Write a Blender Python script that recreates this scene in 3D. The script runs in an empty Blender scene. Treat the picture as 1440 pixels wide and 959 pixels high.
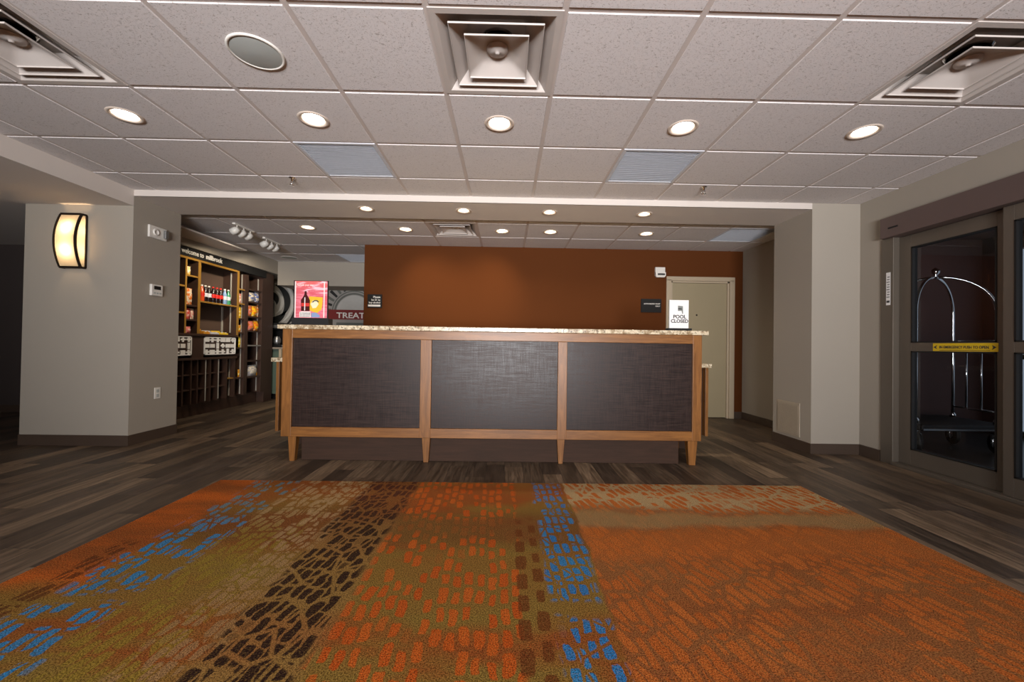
import bpy, math, random
from mathutils import Vector, Matrix
random.seed(7)
PI = math.pi
scn = bpy.context.scene
col = scn.collection
R_ = math.radians

# ------------------------------------------------------------------ camera
CAMH = 1.0269
FPX = 570.1225
def cam_matrix():
    yaw, pitch, roll = -.0137, .0113, -.0149
    cy, sy = math.cos(yaw), math.sin(yaw); cp, sp = math.cos(pitch), math.sin(pitch); cr, sr = math.cos(roll), math.sin(roll)
    Rz = Matrix(((cy,-sy,0),(sy,cy,0),(0,0,1))); Rx = Matrix(((1,0,0),(0,cp,-sp),(0,sp,cp))); Ry = Matrix(((cr,0,sr),(0,1,0),(-sr,0,cr)))
    return Rz @ Rx @ Ry
RM = cam_matrix()
def on_x(u, v, X):
    """real place of a photo point that lies on the plane x = X"""
    d = RM @ Vector(((u-720)/FPX, 1, (479.5-v)/FPX)); t = X/d.x
    return (X, d.y*t, CAMH + d.z*t)
def on_y(u, v, Y):
    d = RM @ Vector(((u-720)/FPX, 1, (479.5-v)/FPX)); t = Y/d.y
    return (d.x*t, Y, CAMH + d.z*t)
cd = bpy.data.cameras.new('camera'); cam = bpy.data.objects.new('camera', cd); col.objects.link(cam)
m = Matrix((RM.col[0], RM.col[2], -RM.col[1])).transposed().to_4x4()
m.translation = (0, 0, CAMH); cam.matrix_world = m
cd.sensor_width = 36; cd.lens = FPX*36/1440; cd.clip_start = .02; cd.clip_end = 200
scn.camera = cam

# ------------------------------------------------------------------ materials
def lin(r, g, b):
    f = lambda c: (c/255/12.92) if c/255 <= .04045 else ((c/255+.055)/1.055)**2.4
    return (f(r), f(g), f(b), 1)
class NT:
    def __init__(s, name):
        s.m = bpy.data.materials.new(name); s.m.use_nodes = True; s.t = s.m.node_tree; s.t.nodes.clear()
        s.out = s.t.nodes.new('ShaderNodeOutputMaterial'); s.b = s.t.nodes.new('ShaderNodeBsdfPrincipled')
        s.t.links.new(s.b.outputs[0], s.out.inputs[0]); s.co = None
    def n(s, typ, **k):
        x = s.t.nodes.new(typ)
        for a, v in k.items(): setattr(x, a, v)
        return x
    def put(s, sock, v):
        if isinstance(v, bpy.types.NodeSocket): s.t.links.new(v, sock)
        else: sock.default_value = v
    def obj(s):
        if s.co is None: s.co = s.n('ShaderNodeTexCoord').outputs['Object']
        return s.co
    def gen(s):
        return s.n('ShaderNodeTexCoord').outputs['Generated']
    def mt(s, op, a, b=0., c=0., clamp=False):
        x = s.n('ShaderNodeMath', operation=op); x.use_clamp = clamp
        for i, v in enumerate((a, b, c)): s.put(x.inputs[i], v)
        return x.outputs[0]
    def xyz(s, v=None):
        x = s.n('ShaderNodeSeparateXYZ'); s.put(x.inputs[0], v or s.obj()); return x.outputs
    def cmb(s, x, y, z=0.):
        c = s.n('ShaderNodeCombineXYZ')
        for i, v in enumerate((x, y, z)): s.put(c.inputs[i], v)
        return c.outputs[0]
    def map(s, v=None, loc=(0,0,0), rot=(0,0,0), sc=(1,1,1)):
        x = s.n('ShaderNodeMapping'); s.put(x.inputs[0], v or s.obj())
        x.inputs[1].default_value = loc; x.inputs[2].default_value = rot; x.inputs[3].default_value = sc
        return x.outputs[0]
    def noise(s, v=None, scale=5., detail=4., rough=.5, dist=0.):
        x = s.n('ShaderNodeTexNoise'); s.put(x.inputs['Vector'], v or s.obj())
        x.inputs['Scale'].default_value = scale; x.inputs['Detail'].default_value = detail
        x.inputs['Roughness'].default_value = rough; x.inputs['Distortion'].default_value = dist
        return x.outputs[0]
    def vor(s, v, feature='F1', rand=1., scale=1., dims='3D'):
        x = s.n('ShaderNodeTexVoronoi', feature=feature, voronoi_dimensions=dims); s.put(x.inputs['Vector'], v)
        x.inputs['Scale'].default_value = scale; x.inputs['Randomness'].default_value = rand
        return x
    def ss(s, v, a, b, lo=0., hi=1.):
        x = s.n('ShaderNodeMapRange', interpolation_type='SMOOTHSTEP'); s.put(x.inputs[0], v)
        x.inputs[1].default_value = a; x.inputs[2].default_value = b; x.inputs[3].default_value = lo; x.inputs[4].default_value = hi
        return x.outputs[0]
    def mix(s, f, a, b, mode='MIX'):
        x = s.n('ShaderNodeMix', data_type='RGBA', blend_type=mode)
        s.put(x.inputs[0], f); s.put(x.inputs[6], a); s.put(x.inputs[7], b); return x.outputs[2]
    def ramp(s, f, stops, interp='LINEAR'):
        x = s.n('ShaderNodeValToRGB'); s.put(x.inputs[0], f); x.color_ramp.interpolation = interp
        e = x.color_ramp.elements
        while len(e) < len(stops): e.new(.5)
        for i, (p, c) in enumerate(stops): e[i].position = p; e[i].color = c
        return x.outputs[0]
    def bump(s, h, strength=.3, dist=.002):
        x = s.n('ShaderNodeBump'); s.put(x.inputs['Height'], h); x.inputs['Strength'].default_value = strength
        x.inputs['Distance'].default_value = dist; s.t.links.new(x.outputs[0], s.b.inputs['Normal'])
    def set(s, **k):
        names = dict(color='Base Color', rough='Roughness', metal='Metallic', spec='Specular IOR Level', trans='Transmission Weight',
                     emit='Emission Color', es='Emission Strength', alpha='Alpha', ior='IOR', coat='Coat Weight')
        for a, v in k.items(): s.put(s.b.inputs[names[a]], v)
        return s.m
def plain(name, c, rough=.5, metal=0., spec=.5, var=.08, scale=14., bump=0.):
    t = NT(name); f = t.noise(scale=scale, detail=5)
    a = tuple(x*(1-var) for x in c[:3])+(1,); b = tuple(min(1, x*(1+var)) for x in c[:3])+(1,)
    t.set(color=t.mix(f, a, b), rough=rough, metal=metal, spec=spec)
    if bump: t.bump(t.noise(scale=scale*20, detail=2), bump, .001)
    return t.m
def emis(name, c, strength):
    t = NT(name); t.set(color=(.8,.8,.8,1), emit=c, es=strength); return t.m
M = {}
M['wall'] = plain('warm grey wall paint', lin(158,150,138), .75, var=.02, scale=3, bump=.15)
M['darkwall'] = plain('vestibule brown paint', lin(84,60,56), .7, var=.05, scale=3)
M['soffit'] = plain('white beam paint', lin(205,196,188), .75, var=.02, scale=3)
M['brown'] = plain('russet accent wall paint', lin(88,47,18), .85, spec=.15, var=.04, scale=2, bump=.1)
M['base'] = plain('dark brown baseboard vinyl', lin(70,56,46), .5)
M['gridbar'] = plain('grey ceiling grid steel', lin(196,186,180), .5, var=.03)
M['vent'] = plain('white diffuser enamel', lin(190,182,176), .4, var=.03)
M['duct'] = plain('black duct interior', lin(14,14,14), .8)
M['white'] = plain('white plastic', lin(222,218,210), .4, var=.02)
M['speaker'] = plain('grey speaker mesh', lin(168,172,168), .6, var=.05, scale=300)
M['black'] = plain('black plastic', lin(20,19,19), .4)
M['blackmat'] = plain('black matte board', lin(16,15,15), .8)
M['bronze'] = plain('dark bronze lamp metal', lin(50,38,30), .4, metal=.6)
M['alum'] = plain('bronze anodised aluminium', lin(112,104,94), .42, metal=.55, var=.05, scale=4)
M['alumdark'] = plain('door header aluminium', lin(104,88,84), .5, metal=.3, var=.05, scale=4)
M['chrome'] = plain('polished chrome', lin(225,225,225), .12, metal=1., var=.03)
M['rubber'] = plain('black rubber', lin(13,13,14), .6)
M['paper'] = plain('white printed paper', lin(232,230,228), .6, var=.02)
M['ink'] = plain('dark grey ink', lin(56,56,56), .6)
M['lettering'] = plain('white lettering', lin(232,228,222), .5, var=.02)
M['door'] = plain('khaki painted door', lin(150,137,108), .5, var=.03, scale=3)
M['casing'] = plain('beige painted casing', lin(172,156,132), .5, var=.03, scale=3)
M['grillebeige'] = plain('beige return air cover', lin(168,156,138), .55)
M['yellowtape'] = plain('yellow sticker vinyl', lin(214,180,28), .5)
M['gold'] = plain('ochre painted shelf edge', lin(150,110,42), .5)
M['shelfwood'] = plain('dark walnut shelf laminate', lin(62,42,32), .5)
M['shelfback'] = plain('brown shelf backboard', lin(84,66,56), .6)
M['silver'] = plain('steel shelf standard', lin(150,146,140), .35, metal=.4)
M['standard'] = plain('pale grey shelf standard', lin(170,165,156), .4)
M['red'] = plain('red banner vinyl', lin(120,24,22), .5)
M['green'] = plain('grey green cabinet laminate', lin(80,96,84), .5)
M['stainless'] = plain('brushed stainless', lin(150,150,150), .35, metal=.8)

def ceiling_tile():
    t = NT('fissured white ceiling tile')
    v = t.obj()
    sp = t.noise(v, 160, 3, .7); fi = t.noise(t.map(sc=(1, 1.6, 1)), 60, 4, .65, .6)
    a = t.ss(sp, .32, .42); b = t.ss(fi, .33, .40)
    f = t.mt('MULTIPLY', a, b)
    c = t.mix(f, lin(168,160,155), lin(216,211,210))
    c = t.mix(t.mt('MULTIPLY', t.noise(v, 1.2, 2), .25), c, lin(208,202,200))
    t.set(color=c, rough=.9, spec=.2); t.bump(f, .5, .0015); return t.m
M['tile'] = ceiling_tile()
def panel_grille():
    t = NT('blue grey louvre enamel'); t.set(color=t.mix(t.noise(scale=30), lin(192,195,202), lin(212,215,221)), rough=.45); return t.m
M['louvre'] = panel_grille()
def planks():
    t = NT('wood look floor planks')
    x, y, z = t.xyz()
    W, L = .152, .92
    row = t.mt('FLOOR', t.mt('DIVIDE', x, W))
    wn = t.n('ShaderNodeTexWhiteNoise', noise_dimensions='1D'); t.put(wn.inputs['W'], row)
    yy = t.mt('ADD', t.mt('DIVIDE', y, L), t.mt('MULTIPLY', wn.outputs[0], 7.3))
    cell = t.mt('FLOOR', yy)
    wn2 = t.n('ShaderNodeTexWhiteNoise', noise_dimensions='2D'); t.put(wn2.inputs['Vector'], t.cmb(row, cell))
    r = wn2.outputs[0]
    base = t.ramp(r, [(0, lin(78,64,54)), (.3, lin(106,90,74)), (.55, lin(124,105,86)), (.8, lin(152,130,106)), (1, lin(94,80,70))])
    gv = t.cmb(t.mt('ADD', t.mt('MULTIPLY', x, 24), t.mt('MULTIPLY', r, 37)), t.mt('ADD', t.mt('MULTIPLY', y, 1.6), t.mt('MULTIPLY', r, 11)))
    g = t.noise(gv, 1.6, 6, .65, .8)
    c = t.mix(t.ss(g, .3, .75), t.mix(1., base, lin(140,134,128), 'MULTIPLY'), base)
    c = t.mix(t.ss(g, .62, .8, 0, .35), c, lin(170,150,128))
    fx = t.mt('FRACT', t.mt('DIVIDE', x, W)); fy = t.mt('FRACT', yy)
    ex = t.mt('MINIMUM', fx, t.mt('SUBTRACT', 1, fx)); ey = t.mt('MULTIPLY', t.mt('MINIMUM', fy, t.mt('SUBTRACT', 1, fy)), L/W)
    e = t.ss(t.mt('MINIMUM', ex, ey), .004, .016)
    c = t.mix(e, lin(48,42,38), c)
    t.set(color=c, rough=t.ss(g, .2, .8, .42, .58), spec=.35); t.bump(t.mt('ADD', e, t.mt('MULTIPLY', g, .25)), .25, .002)
    return t.m
M['floor'] = planks()
def wood(name, c1, c2, axis='X', rough=.38, sc=1., spec=.4):
    t = NT(name)
    s_ = {'X': (1.2, 14, 14), 'Z': (14, 14, 1.2), 'Y': (14, 1.2, 14)}[axis]
    s_ = tuple(a*sc for a in s_)
    g = t.noise(t.map(sc=s_), 2.2, 6, .6, 1.2); g2 = t.noise(scale=3, detail=3)
    c = t.mix(t.ss(g, .3, .7), c1, c2); c = t.mix(t.ss(g2, .35, .7, 0, .35), c, c1)
    t.set(color=c, rough=rough, spec=spec); t.bump(g, .08, .001); return t.m
M['maple_h'] = wood('honey maple rail wood', lin(110,70,32), lin(146,97,48), 'X')
M['maple_v'] = wood('honey maple upright wood', lin(110,70,32), lin(146,97,48), 'Z')
M['kick'] = wood('dark stained kick board', lin(54,39,30), lin(66,46,35), 'X', .7, 1., .2)
def woven():
    t = NT('dark brown woven panel laminate')
    h = t.noise(t.map(sc=(5, 5, 150)), 1.5, 4, .6); v = t.noise(t.map(sc=(150, 5, 5)), 1.5, 4, .6)
    patch = t.noise(scale=1.4, detail=2)
    w = t.mt('ADD', t.mt('MULTIPLY', h, .6), t.mt('MULTIPLY', v, .4))
    c = t.mix(t.ss(w, .4, .62), lin(32,22,20), lin(54,38,32)); c = t.mix(t.ss(patch, .4, .7, 0, .3), c, lin(40,29,25))
    t.set(color=c, rough=t.ss(w, .35, .65, .33, .48), spec=.27); t.bump(w, .35, .0012); return t.m
M['woven'] = woven()
def granite():
    t = NT('speckled cream granite')
    n1 = t.noise(scale=70, detail=4, rough=.7); n2 = t.noise(scale=28, detail=3, rough=.6); vo = t.vor(t.obj(), scale=120).outputs['Distance']
    c = t.mix(t.ss(n2, .35, .6), lin(150,128,98), lin(214,200,172))
    c = t.mix(t.ss(n1, .56, .62), c, lin(54,42,34)); c = t.mix(t.ss(vo, .12, .2, .6, 0), c, lin(236,226,206))
    t.set(color=c, rough=.22, spec=.5); return t.m
M['granite'] = granite()
def glass():
    t = NT('door glass'); t.set(color=(.93,.95,.95,1), rough=.01, trans=1., ior=1.02, spec=.5)
    # thin pane: clear see-through plus a surface reflection
    tr = t.n('ShaderNodeBsdfTransparent'); tr.inputs[0].default_value = (.82,.84,.86,1)
    gl = t.n('ShaderNodeBsdfGlossy'); gl.inputs['Roughness'].default_value = .02; gl.inputs[0].default_value = (1,1,1,1)
    fr = t.n('ShaderNodeFresnel'); ge = t.n('ShaderNodeNewGeometry'); t.put(fr.inputs[0], t.mt('ADD', 1.45, t.mt('MULTIPLY', ge.outputs['Backfacing'], 1/1.45-1.45)))
    mx = t.n('ShaderNodeMixShader'); t.put(mx.inputs[0], fr.outputs[0]); t.put(mx.inputs[1], tr.outputs[0]); t.put(mx.inputs[2], gl.outputs[0])
    t.t.links.new(mx.outputs[0], t.out.inputs[0]); return t.m
M['glass'] = glass()
def shade():
    t = NT('frosted sconce glass'); tl = t.n('ShaderNodeBsdfTranslucent'); tl.inputs[0].default_value = (.26,.225,.17,1)
    df = t.n('ShaderNodeBsdfDiffuse'); df.inputs[0].default_value = (.6,.55,.45,1)
    em = t.n('ShaderNodeEmission'); em.inputs[0].default_value = (1,.72,.4,1); em.inputs[1].default_value = .12
    mx = t.n('ShaderNodeMixShader'); mx.inputs[0].default_value = .25; t.put(mx.inputs[1], tl.outputs[0]); t.put(mx.inputs[2], df.outputs[0])
    ad = t.n('ShaderNodeAddShader'); t.put(ad.inputs[0], mx.outputs[0]); t.put(ad.inputs[1], em.outputs[0])
    t.t.links.new(ad.outputs[0], t.out.inputs[0]); return t.m
M['shade'] = shade()
M['lens'] = emis('glowing downlight lens', (1,.93,.82,1), 14)
M['lens_rear'] = emis('glowing warm downlight lens', (1,.86,.66,1), 18)
M['ring'] = plain('white downlight trim', lin(205,190,176), .4)
M['lamphead'] = plain('white track head', lin(225,222,214), .35)

def rug_mat():
    t = NT('patterned lobby carpet')
    x, y, z = t.xyz()
    warp = t.noise(t.cmb(x, y), 3.2, 3, .55); wv = t.mt('MULTIPLY', t.mt('SUBTRACT', warp, .5), .10)
    xw = t.mt('ADD', x, wv)
    yn = t.mt('ADD', y, t.mt('MULTIPLY', t.mt('SUBTRACT', t.noise(t.cmb(x, y, 3.), 2.1, 4, .6), .5), .34))
    def band(v, a, b, s=.02):
        return t.mt('MULTIPLY', t.ss(v, a-s, a+s), t.mt('SUBTRACT', 1, t.ss(v, b-s, b+s)))
    def dash(w, l, ang, off, rand=.75, th=.10, soft=.05):
        v = t.map(t.cmb(x, y), rot=(0,0,ang)); v = t.map(v, loc=(off, off*.7, 0), sc=(1/w, 1/l, 1))
        d = t.vor(v, 'DISTANCE_TO_EDGE', rand, 1., '2D').outputs['Distance']
        c = t.xyz(t.vor(v, 'F1', rand, 1., '2D').outputs['Color'])
        edge = t.mt('ADD', d, t.mt('MULTIPLY', t.mt('SUBTRACT', t.noise(t.cmb(x, y, off), 55, 3, .6), .5), .09))
        return t.ss(edge, th, th+soft), c
    def brick(w, l, ang, off, wp=.016, fill=.80, cut=.02):
        v = t.map(t.cmb(x, y), rot=(0,0,ang)); a, b_, _ = t.xyz(v)
        n1 = t.mt('MULTIPLY', t.mt('SUBTRACT', t.noise(t.cmb(x, y, off), 9, 3, .6), .5), wp*4); n2 = t.mt('MULTIPLY', t.mt('SUBTRACT', t.noise(t.cmb(x, y, off+5), 7, 3, .6), .5), wp*6)
        u = t.mt('DIVIDE', t.mt('ADD', t.mt('ADD', a, n1), off), w); ci = t.mt('FLOOR', u); fu = t.mt('SUBTRACT', t.mt('FRACT', u), .5)
        w1 = t.n('ShaderNodeTexWhiteNoise', noise_dimensions='1D'); t.put(w1.inputs['W'], ci)
        vv = t.mt('ADD', t.mt('DIVIDE', t.mt('ADD', b_, n2), l), t.mt('MULTIPLY', w1.outputs[0], 5.)); cj = t.mt('FLOOR', vv); fv = t.mt('SUBTRACT', t.mt('FRACT', vv), .5)
        w2 = t.n('ShaderNodeTexWhiteNoise', noise_dimensions='2D'); t.put(w2.inputs['Vector'], t.cmb(ci, cj)); c = t.xyz(w2.outputs[1])
        au = t.mt('POWER', t.mt('MULTIPLY', t.mt('ABSOLUTE', fu), 2.2), 5.); av = t.mt('POWER', t.mt('MULTIPLY', t.mt('ABSOLUTE', fv), 2.), 5.)
        d = t.mt('POWER', t.mt('ADD', au, av), .2)
        d = t.mt('ADD', d, t.mt('MULTIPLY', t.mt('SUBTRACT', c[2], .5), .28))
        d = t.mt('ADD', d, t.mt('MULTIPLY', t.mt('SUBTRACT', t.noise(t.cmb(x, y, off), 130, 3, .7), .5), .34))
        k_ = t.vor(t.map(v, loc=(off*.3, off, 0), sc=(1/(w*2.6), 1/(l*1.5), 1)), 'DISTANCE_TO_EDGE', .95, 1., '2D').outputs['Distance']
        return t.mt('MULTIPLY', t.mt('SUBTRACT', 1, t.ss(d, fill-.06, fill+.06)), t.ss(k_, cut, cut+.05)), c
    OR = lin(210,106,38); RU = lin(158,86,40); OL = lin(146,120,56); BR = lin(126,80,44); TAN = lin(162,124,72)
    BE = lin(190,160,118); BL = lin(52,142,204); DK = lin(50,30,26); BLG = lin(116,136,146)
    # ground: drifting rust, olive and brown clouds banded across the room
    big = t.noise(t.map(t.cmb(x, y), sc=(.8, 2.2, 1)), 1.4, 4, .6)
    g = t.mix(t.ss(big, .38, .62), RU, OL)
    olive_rows = t.mt('MAXIMUM', band(yn, 1.52, 2.0, .12), t.mt('MULTIPLY', band(yn, .95, 1.25, .1), .4))
    g = t.mix(t.mt('MULTIPLY', olive_rows, .75), g, OL)
    g = t.mix(t.mt('MULTIPLY', band(yn, 2.05, 2.5, .12), .7), g, BR)
    g = t.mix(t.mt('MULTIPLY', t.ss(yn, 2.45, 2.75), .6), g, RU)
    dm, dc = brick(.050, .118, -.04, 3.1, .010, .72, -.1)
    # far left field: rust over olive
    colr = t.mix(t.mt('MULTIPLY', t.mt('SUBTRACT', 1, t.ss(xw, -1.80, -1.70)), t.ss(yn, 1.62, 1.78)), g, t.mix(t.ss(big, .35, .6), OR, RU))
    # middle field dashes (orange)
    dmm = t.mt('MULTIPLY', t.mt('MULTIPLY', dm, t.ss(dc[0], .18, .3)), band(xw, -.62, .08))
    colr = t.mix(t.mt('MULTIPLY', dmm, t.mt('SUBTRACT', 1, t.mt('MULTIPLY', band(yn, 2.18, 2.42, .05), .8))), colr, t.mix(dc[1], OR, lin(200,88,28)))
    # olive light dashes and beige dashes
    d2, c2 = brick(.044, .13, .06, 9.3, .012, .84, .03)
    m2 = t.mt('MULTIPLY', t.mt('MULTIPLY', d2, band(xw, -1.46, -1.08)), t.ss(c2[0], .15, .25))
    colr = t.mix(t.mt('MULTIPLY', m2, .75), colr, t.mix(t.ss(yn, 2.1, 2.6), lin(156,134,50), BE))
    d3, c3 = brick(.040, .10, .10, 15.7, .012, .84, .03)
    m3 = t.mt('MULTIPLY', t.mt('MULTIPLY', d3, band(xw, -1.20, -.93)), t.ss(c3[0], .1, .2))
    colr = t.mix(t.mt('MULTIPLY', m3, .8), colr, t.mix(t.ss(yn, 1.4, 2.6), lin(170,134,92), BE))
    # dark band
    d4, c4 = brick(.044, .112, .14, 21.9, .014, .84, .035)
    gb = t.mix(band(xw, -.98, -.61, .03), colr, t.mix(t.ss(yn, 2.1, 2.5), TAN, BR)); colr = t.mix(.6, colr, gb)
    m4 = t.mt('MULTIPLY', t.mt('MULTIPLY', d4, band(xw, -.97, -.63)), t.ss(c4[0], .08, .14))
    colr = t.mix(m4, colr, t.mix(t.ss(yn, 2.2, 2.8), DK, lin(86,42,34)))
    # brown pairs beside the right blue band
    d5, c5 = brick(.070, .15, 0., .021, .004, .64, -.1)
    m5 = t.mt('MULTIPLY', t.mt('MULTIPLY', d5, band(x, .05, .19, .008)), t.mt('SUBTRACT', 1, t.ss(yn, 2.3, 2.5)))
    colr = t.mix(t.mt('MULTIPLY', m5, .85), colr, lin(116,60,28))
    # blue bands
    d6, c6 = brick(.046, .112, -.06, 33.3, .010, .76)
    keep = t.mt('SUBTRACT', 1, band(yn, 1.50, 1.62, .02))
    m6 = t.mt('MULTIPLY', t.mt('MULTIPLY', t.mt('MULTIPLY', d6, band(xw, .20, .40, .015)), keep), t.ss(c6[0], .12, .2))
    colr = t.mix(m6, colr, t.mix(t.ss(yn, 2.2, 2.9), t.mix(c6[1], BL, lin(46,128,200)), lin(98,126,176)))
    d7, c7 = brick(.050, .12, -.06, 41.7, .012, .76)
    keep7 = t.mt('SUBTRACT', 1, band(yn, 1.60, 1.68, .02))
    m7 = t.mt('MULTIPLY', t.mt('MULTIPLY', t.mt('MULTIPLY', d7, band(xw, -1.80, -1.45, .03)), keep7), t.ss(c7[0], .22, .3))
    colr = t.mix(m7, colr, t.mix(t.ss(yn, 2.0, 2.7), t.mix(c7[1], BL, lin(64,134,186)), BLG))
    # brown streaks left of the left blue band
    m8 = t.mt('MULTIPLY', t.mt('MULTIPLY', d4, band(xw, -1.93, -1.82, .01)), band(yn, 1.2, 2.05, .05))
    colr = t.mix(t.mt('MULTIPLY', m8, .8), colr, lin(96,48,26))
    # right field: slanted orange cells
    d9, c9 = brick(.050, .165, R_(-15), 52.1, .014, .84, .03)
    OR2 = lin(206,116,52)
    gr = t.mix(t.ss(big, .35, .65), lin(158,92,50), lin(160,104,60))
    gr = t.mix(t.ss(yn, 2.5, 2.62), gr, lin(196,170,128))
    right = t.mix(t.mt('MULTIPLY', t.mt('MULTIPLY', d9, t.ss(c9[0], .1, .2)), t.ss(t.noise(t.cmb(x, y, 9.), 2.2, 2), .3, .5, .45, 1.)), gr, t.mix(c9[1], OR2, lin(196,104,44)))
    right = t.mix(t.mt('MULTIPLY', band(yn, 2.30, 2.50, .05), .75), right, lin(172,144,100))
    right = t.mix(t.mt('MULTIPLY', band(yn, 1.98, 2.26, .08), .55), right, OR2)
    colr = t.mix(t.ss(t.mt('ADD', xw, t.mt('MULTIPLY', y, -.012)), .385, .40), colr, right)
    # loop pile speckle
    sp = t.noise(t.cmb(x, y), 210, 2, .8); sp2 = t.noise(t.cmb(x, y, 4.), 150, 3, .8)
    colr = t.mix(t.ss(sp, .40, .60, .9, 0), colr, t.mix(1., colr, lin(108,94,82), 'MULTIPLY'))
    colr = t.mix(t.ss(sp2, .5, .68, 0, .34), colr, lin(180,142,72))
    t.set(color=colr, rough=.95, spec=.1); t.bump(sp, .5, .003); return t.m
M['rug'] = rug_mat()

# ------------------------------------------------------------------ mesh helpers
class MB:
    def __init__(s): s.v = []; s.f = []; s.sm = []
    def add(s, vs, fs, smooth=False, mtx=None):
        o = len(s.v)
        s.v += [tuple(mtx @ Vector(p)) if mtx else tuple(p) for p in vs]
        for f in fs: s.f.append([i+o for i in f]); s.sm.append(smooth)
        return s
    def box(s, x0, x1, y0, y1, z0, z1, mtx=None):
        vs = [(x,y,z) for z in (z0,z1) for y in (y0,y1) for x in (x0,x1)]
        return s.add(vs, [(0,2,3,1),(4,5,7,6),(0,1,5,4),(2,6,7,3),(0,4,6,2),(1,3,7,5)], mtx=mtx)
    def frustum(s, b, t, z0, z1):      # b, t = (x0,x1,y0,y1)
        vs = [(b[0],b[2],z0),(b[1],b[2],z0),(b[0],b[3],z0),(b[1],b[3],z0),(t[0],t[2],z1),(t[1],t[2],z1),(t[0],t[3],z1),(t[1],t[3],z1)]
        return s.add(vs, [(0,2,3,1),(4,5,7,6),(0,1,5,4),(2,6,7,3),(0,4,6,2),(1,3,7,5)])
    def lathe(s, prof, n=24, mtx=None, cap=False, smooth=True):
        vs = []; fs = []
        for r, z in prof:
            for k in range(n): a = 2*PI*k/n; vs.append((r*math.cos(a), r*math.sin(a), z))
        for i in range(len(prof)-1):
            for k in range(n): fs.append((i*n+k, i*n+(k+1) % n, (i+1)*n+(k+1) % n, (i+1)*n+k))
        if cap: fs.append(tuple(range(n))[::-1]); fs.append(tuple((len(prof)-1)*n+k for k in range(n)))
        return s.add(vs, fs, smooth, mtx)
    def tube(s, pts, r, n=10, smooth=True):
        pts = [Vector(p) for p in pts]; vs = []; fs = []; prev = None
        for i, p in enumerate(pts):
            d = (pts[min(i+1, len(pts)-1)] - pts[max(i-1, 0)]).normalized()
            up = Vector((0,0,1)) if abs(d.z) < .95 else Vector((1,0,0))
            a = prev if prev is not None else d.cross(up).normalized()
            a = (a - d*a.dot(d)).normalized(); prev = a; b = d.cross(a)
            for k in range(n):
                t = 2*PI*k/n; vs.append(p + a*math.cos(t)*r + b*math.sin(t)*r)
        for i in range(len(pts)-1):
            for k in range(n): fs.append((i*n+k, i*n+(k+1) % n, (i+1)*n+(k+1) % n, (i+1)*n+k))
        fs.append(tuple(range(n))[::-1]); fs.append(tuple((len(pts)-1)*n+k for k in range(n)))
        return s.add(vs, fs, smooth)
    def prism(s, poly, t, mtx=None):   # poly in x,z ; extruded along y by t
        n = len(poly); vs = [(x, 0, z) for x, z in poly] + [(x, t, z) for x, z in poly]
        fs = [tuple(range(n)), tuple(range(2*n-1, n-1, -1))] + [(i, (i+n), (i+1) % n+n, (i+1) % n) for i in range(n)]
        return s.add(vs, fs, mtx=mtx)
    def build(s, name, mat, parent=None, bevel=0.):
        me = bpy.data.meshes.new(name); me.from_pydata(s.v, [], s.f); me.update()
        me.polygons.foreach_set('use_smooth', s.sm); me.materials.append(mat)
        o = bpy.data.objects.new(name, me); col.objects.link(o)
        if parent is not None: o.parent = parent
        if bevel:
            b = o.modifiers.new('bevel', 'BEVEL'); b.width = bevel; b.segments = 2; b.limit_method = 'ANGLE'; b.angle_limit = R_(40)
        import bmesh
        bm = bmesh.new(); bm.from_mesh(me); bmesh.ops.recalc_face_normals(bm, faces=bm.faces); bm.to_mesh(me); bm.free()
        return o
def box(*a, **k): return MB().box(*a, **k)
def tag(o, label=None, cat=None, group=None, kind=None):
    if label: o['label'] = label
    if cat: o['category'] = cat
    if group: o['group'] = group
    if kind: o['kind'] = kind
    return o
def empty(name, loc=(0,0,0), rz=0.):
    e = bpy.data.objects.new(name, None); e.empty_display_size = .05; e.location = loc; e.rotation_euler = (0,0,rz); col.objects.link(e); return e
def dup(root, loc, label, rz=None):
    def cp(o, parent):
        c = o.copy(); col.objects.link(c)
        if parent is not None: c.parent = parent
        for ch in list(o.children): cp(ch, c)
        return c
    r = cp(root, None); r.location = loc; r['label'] = label
    if rz is not None: r.rotation_euler = (0,0,rz)
    return r
def struct(name, mb, mat, parent=None, bevel=0.):
    o = mb.build(name, mat, parent, bevel)
    if parent is None: o['kind'] = 'structure'
    return o
def text(name, body, size, mat, mtx, parent, depth=.0015, align='LEFT', sx=1., bold=0.):
    cu = bpy.data.curves.new(name, 'FONT'); cu.body = body; cu.size = size; cu.extrude = depth; cu.align_x = align; cu.offset = bold
    cu.resolution_u = 3
    tmp = bpy.data.objects.new(name, cu); me = bpy.data.meshes.new_from_object(tmp); bpy.data.objects.remove(tmp)
    me.materials.clear(); me.materials.append(mat)
    me.transform(mtx @ Matrix.Scale(sx, 4, (1,0,0)))
    o = bpy.data.objects.new(name, me); col.objects.link(o); o.parent = parent; return o
# text frames: facing -Y (towards the camera), and facing +X / -X
def face_my(x, y, z): return Matrix.Translation((x,y,z)) @ Matrix.Rotation(PI/2, 4, 'X')
def face_px(x, y, z): return Matrix.Translation((x,y,z)) @ Matrix.Rotation(PI/2, 4, 'Z') @ Matrix.Rotation(PI/2, 4, 'X')
def face_mx(x, y, z): return Matrix.Translation((x,y,z)) @ Matrix.Rotation(-PI/2, 4, 'Z') @ Matrix.Rotation(PI/2, 4, 'X')

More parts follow.
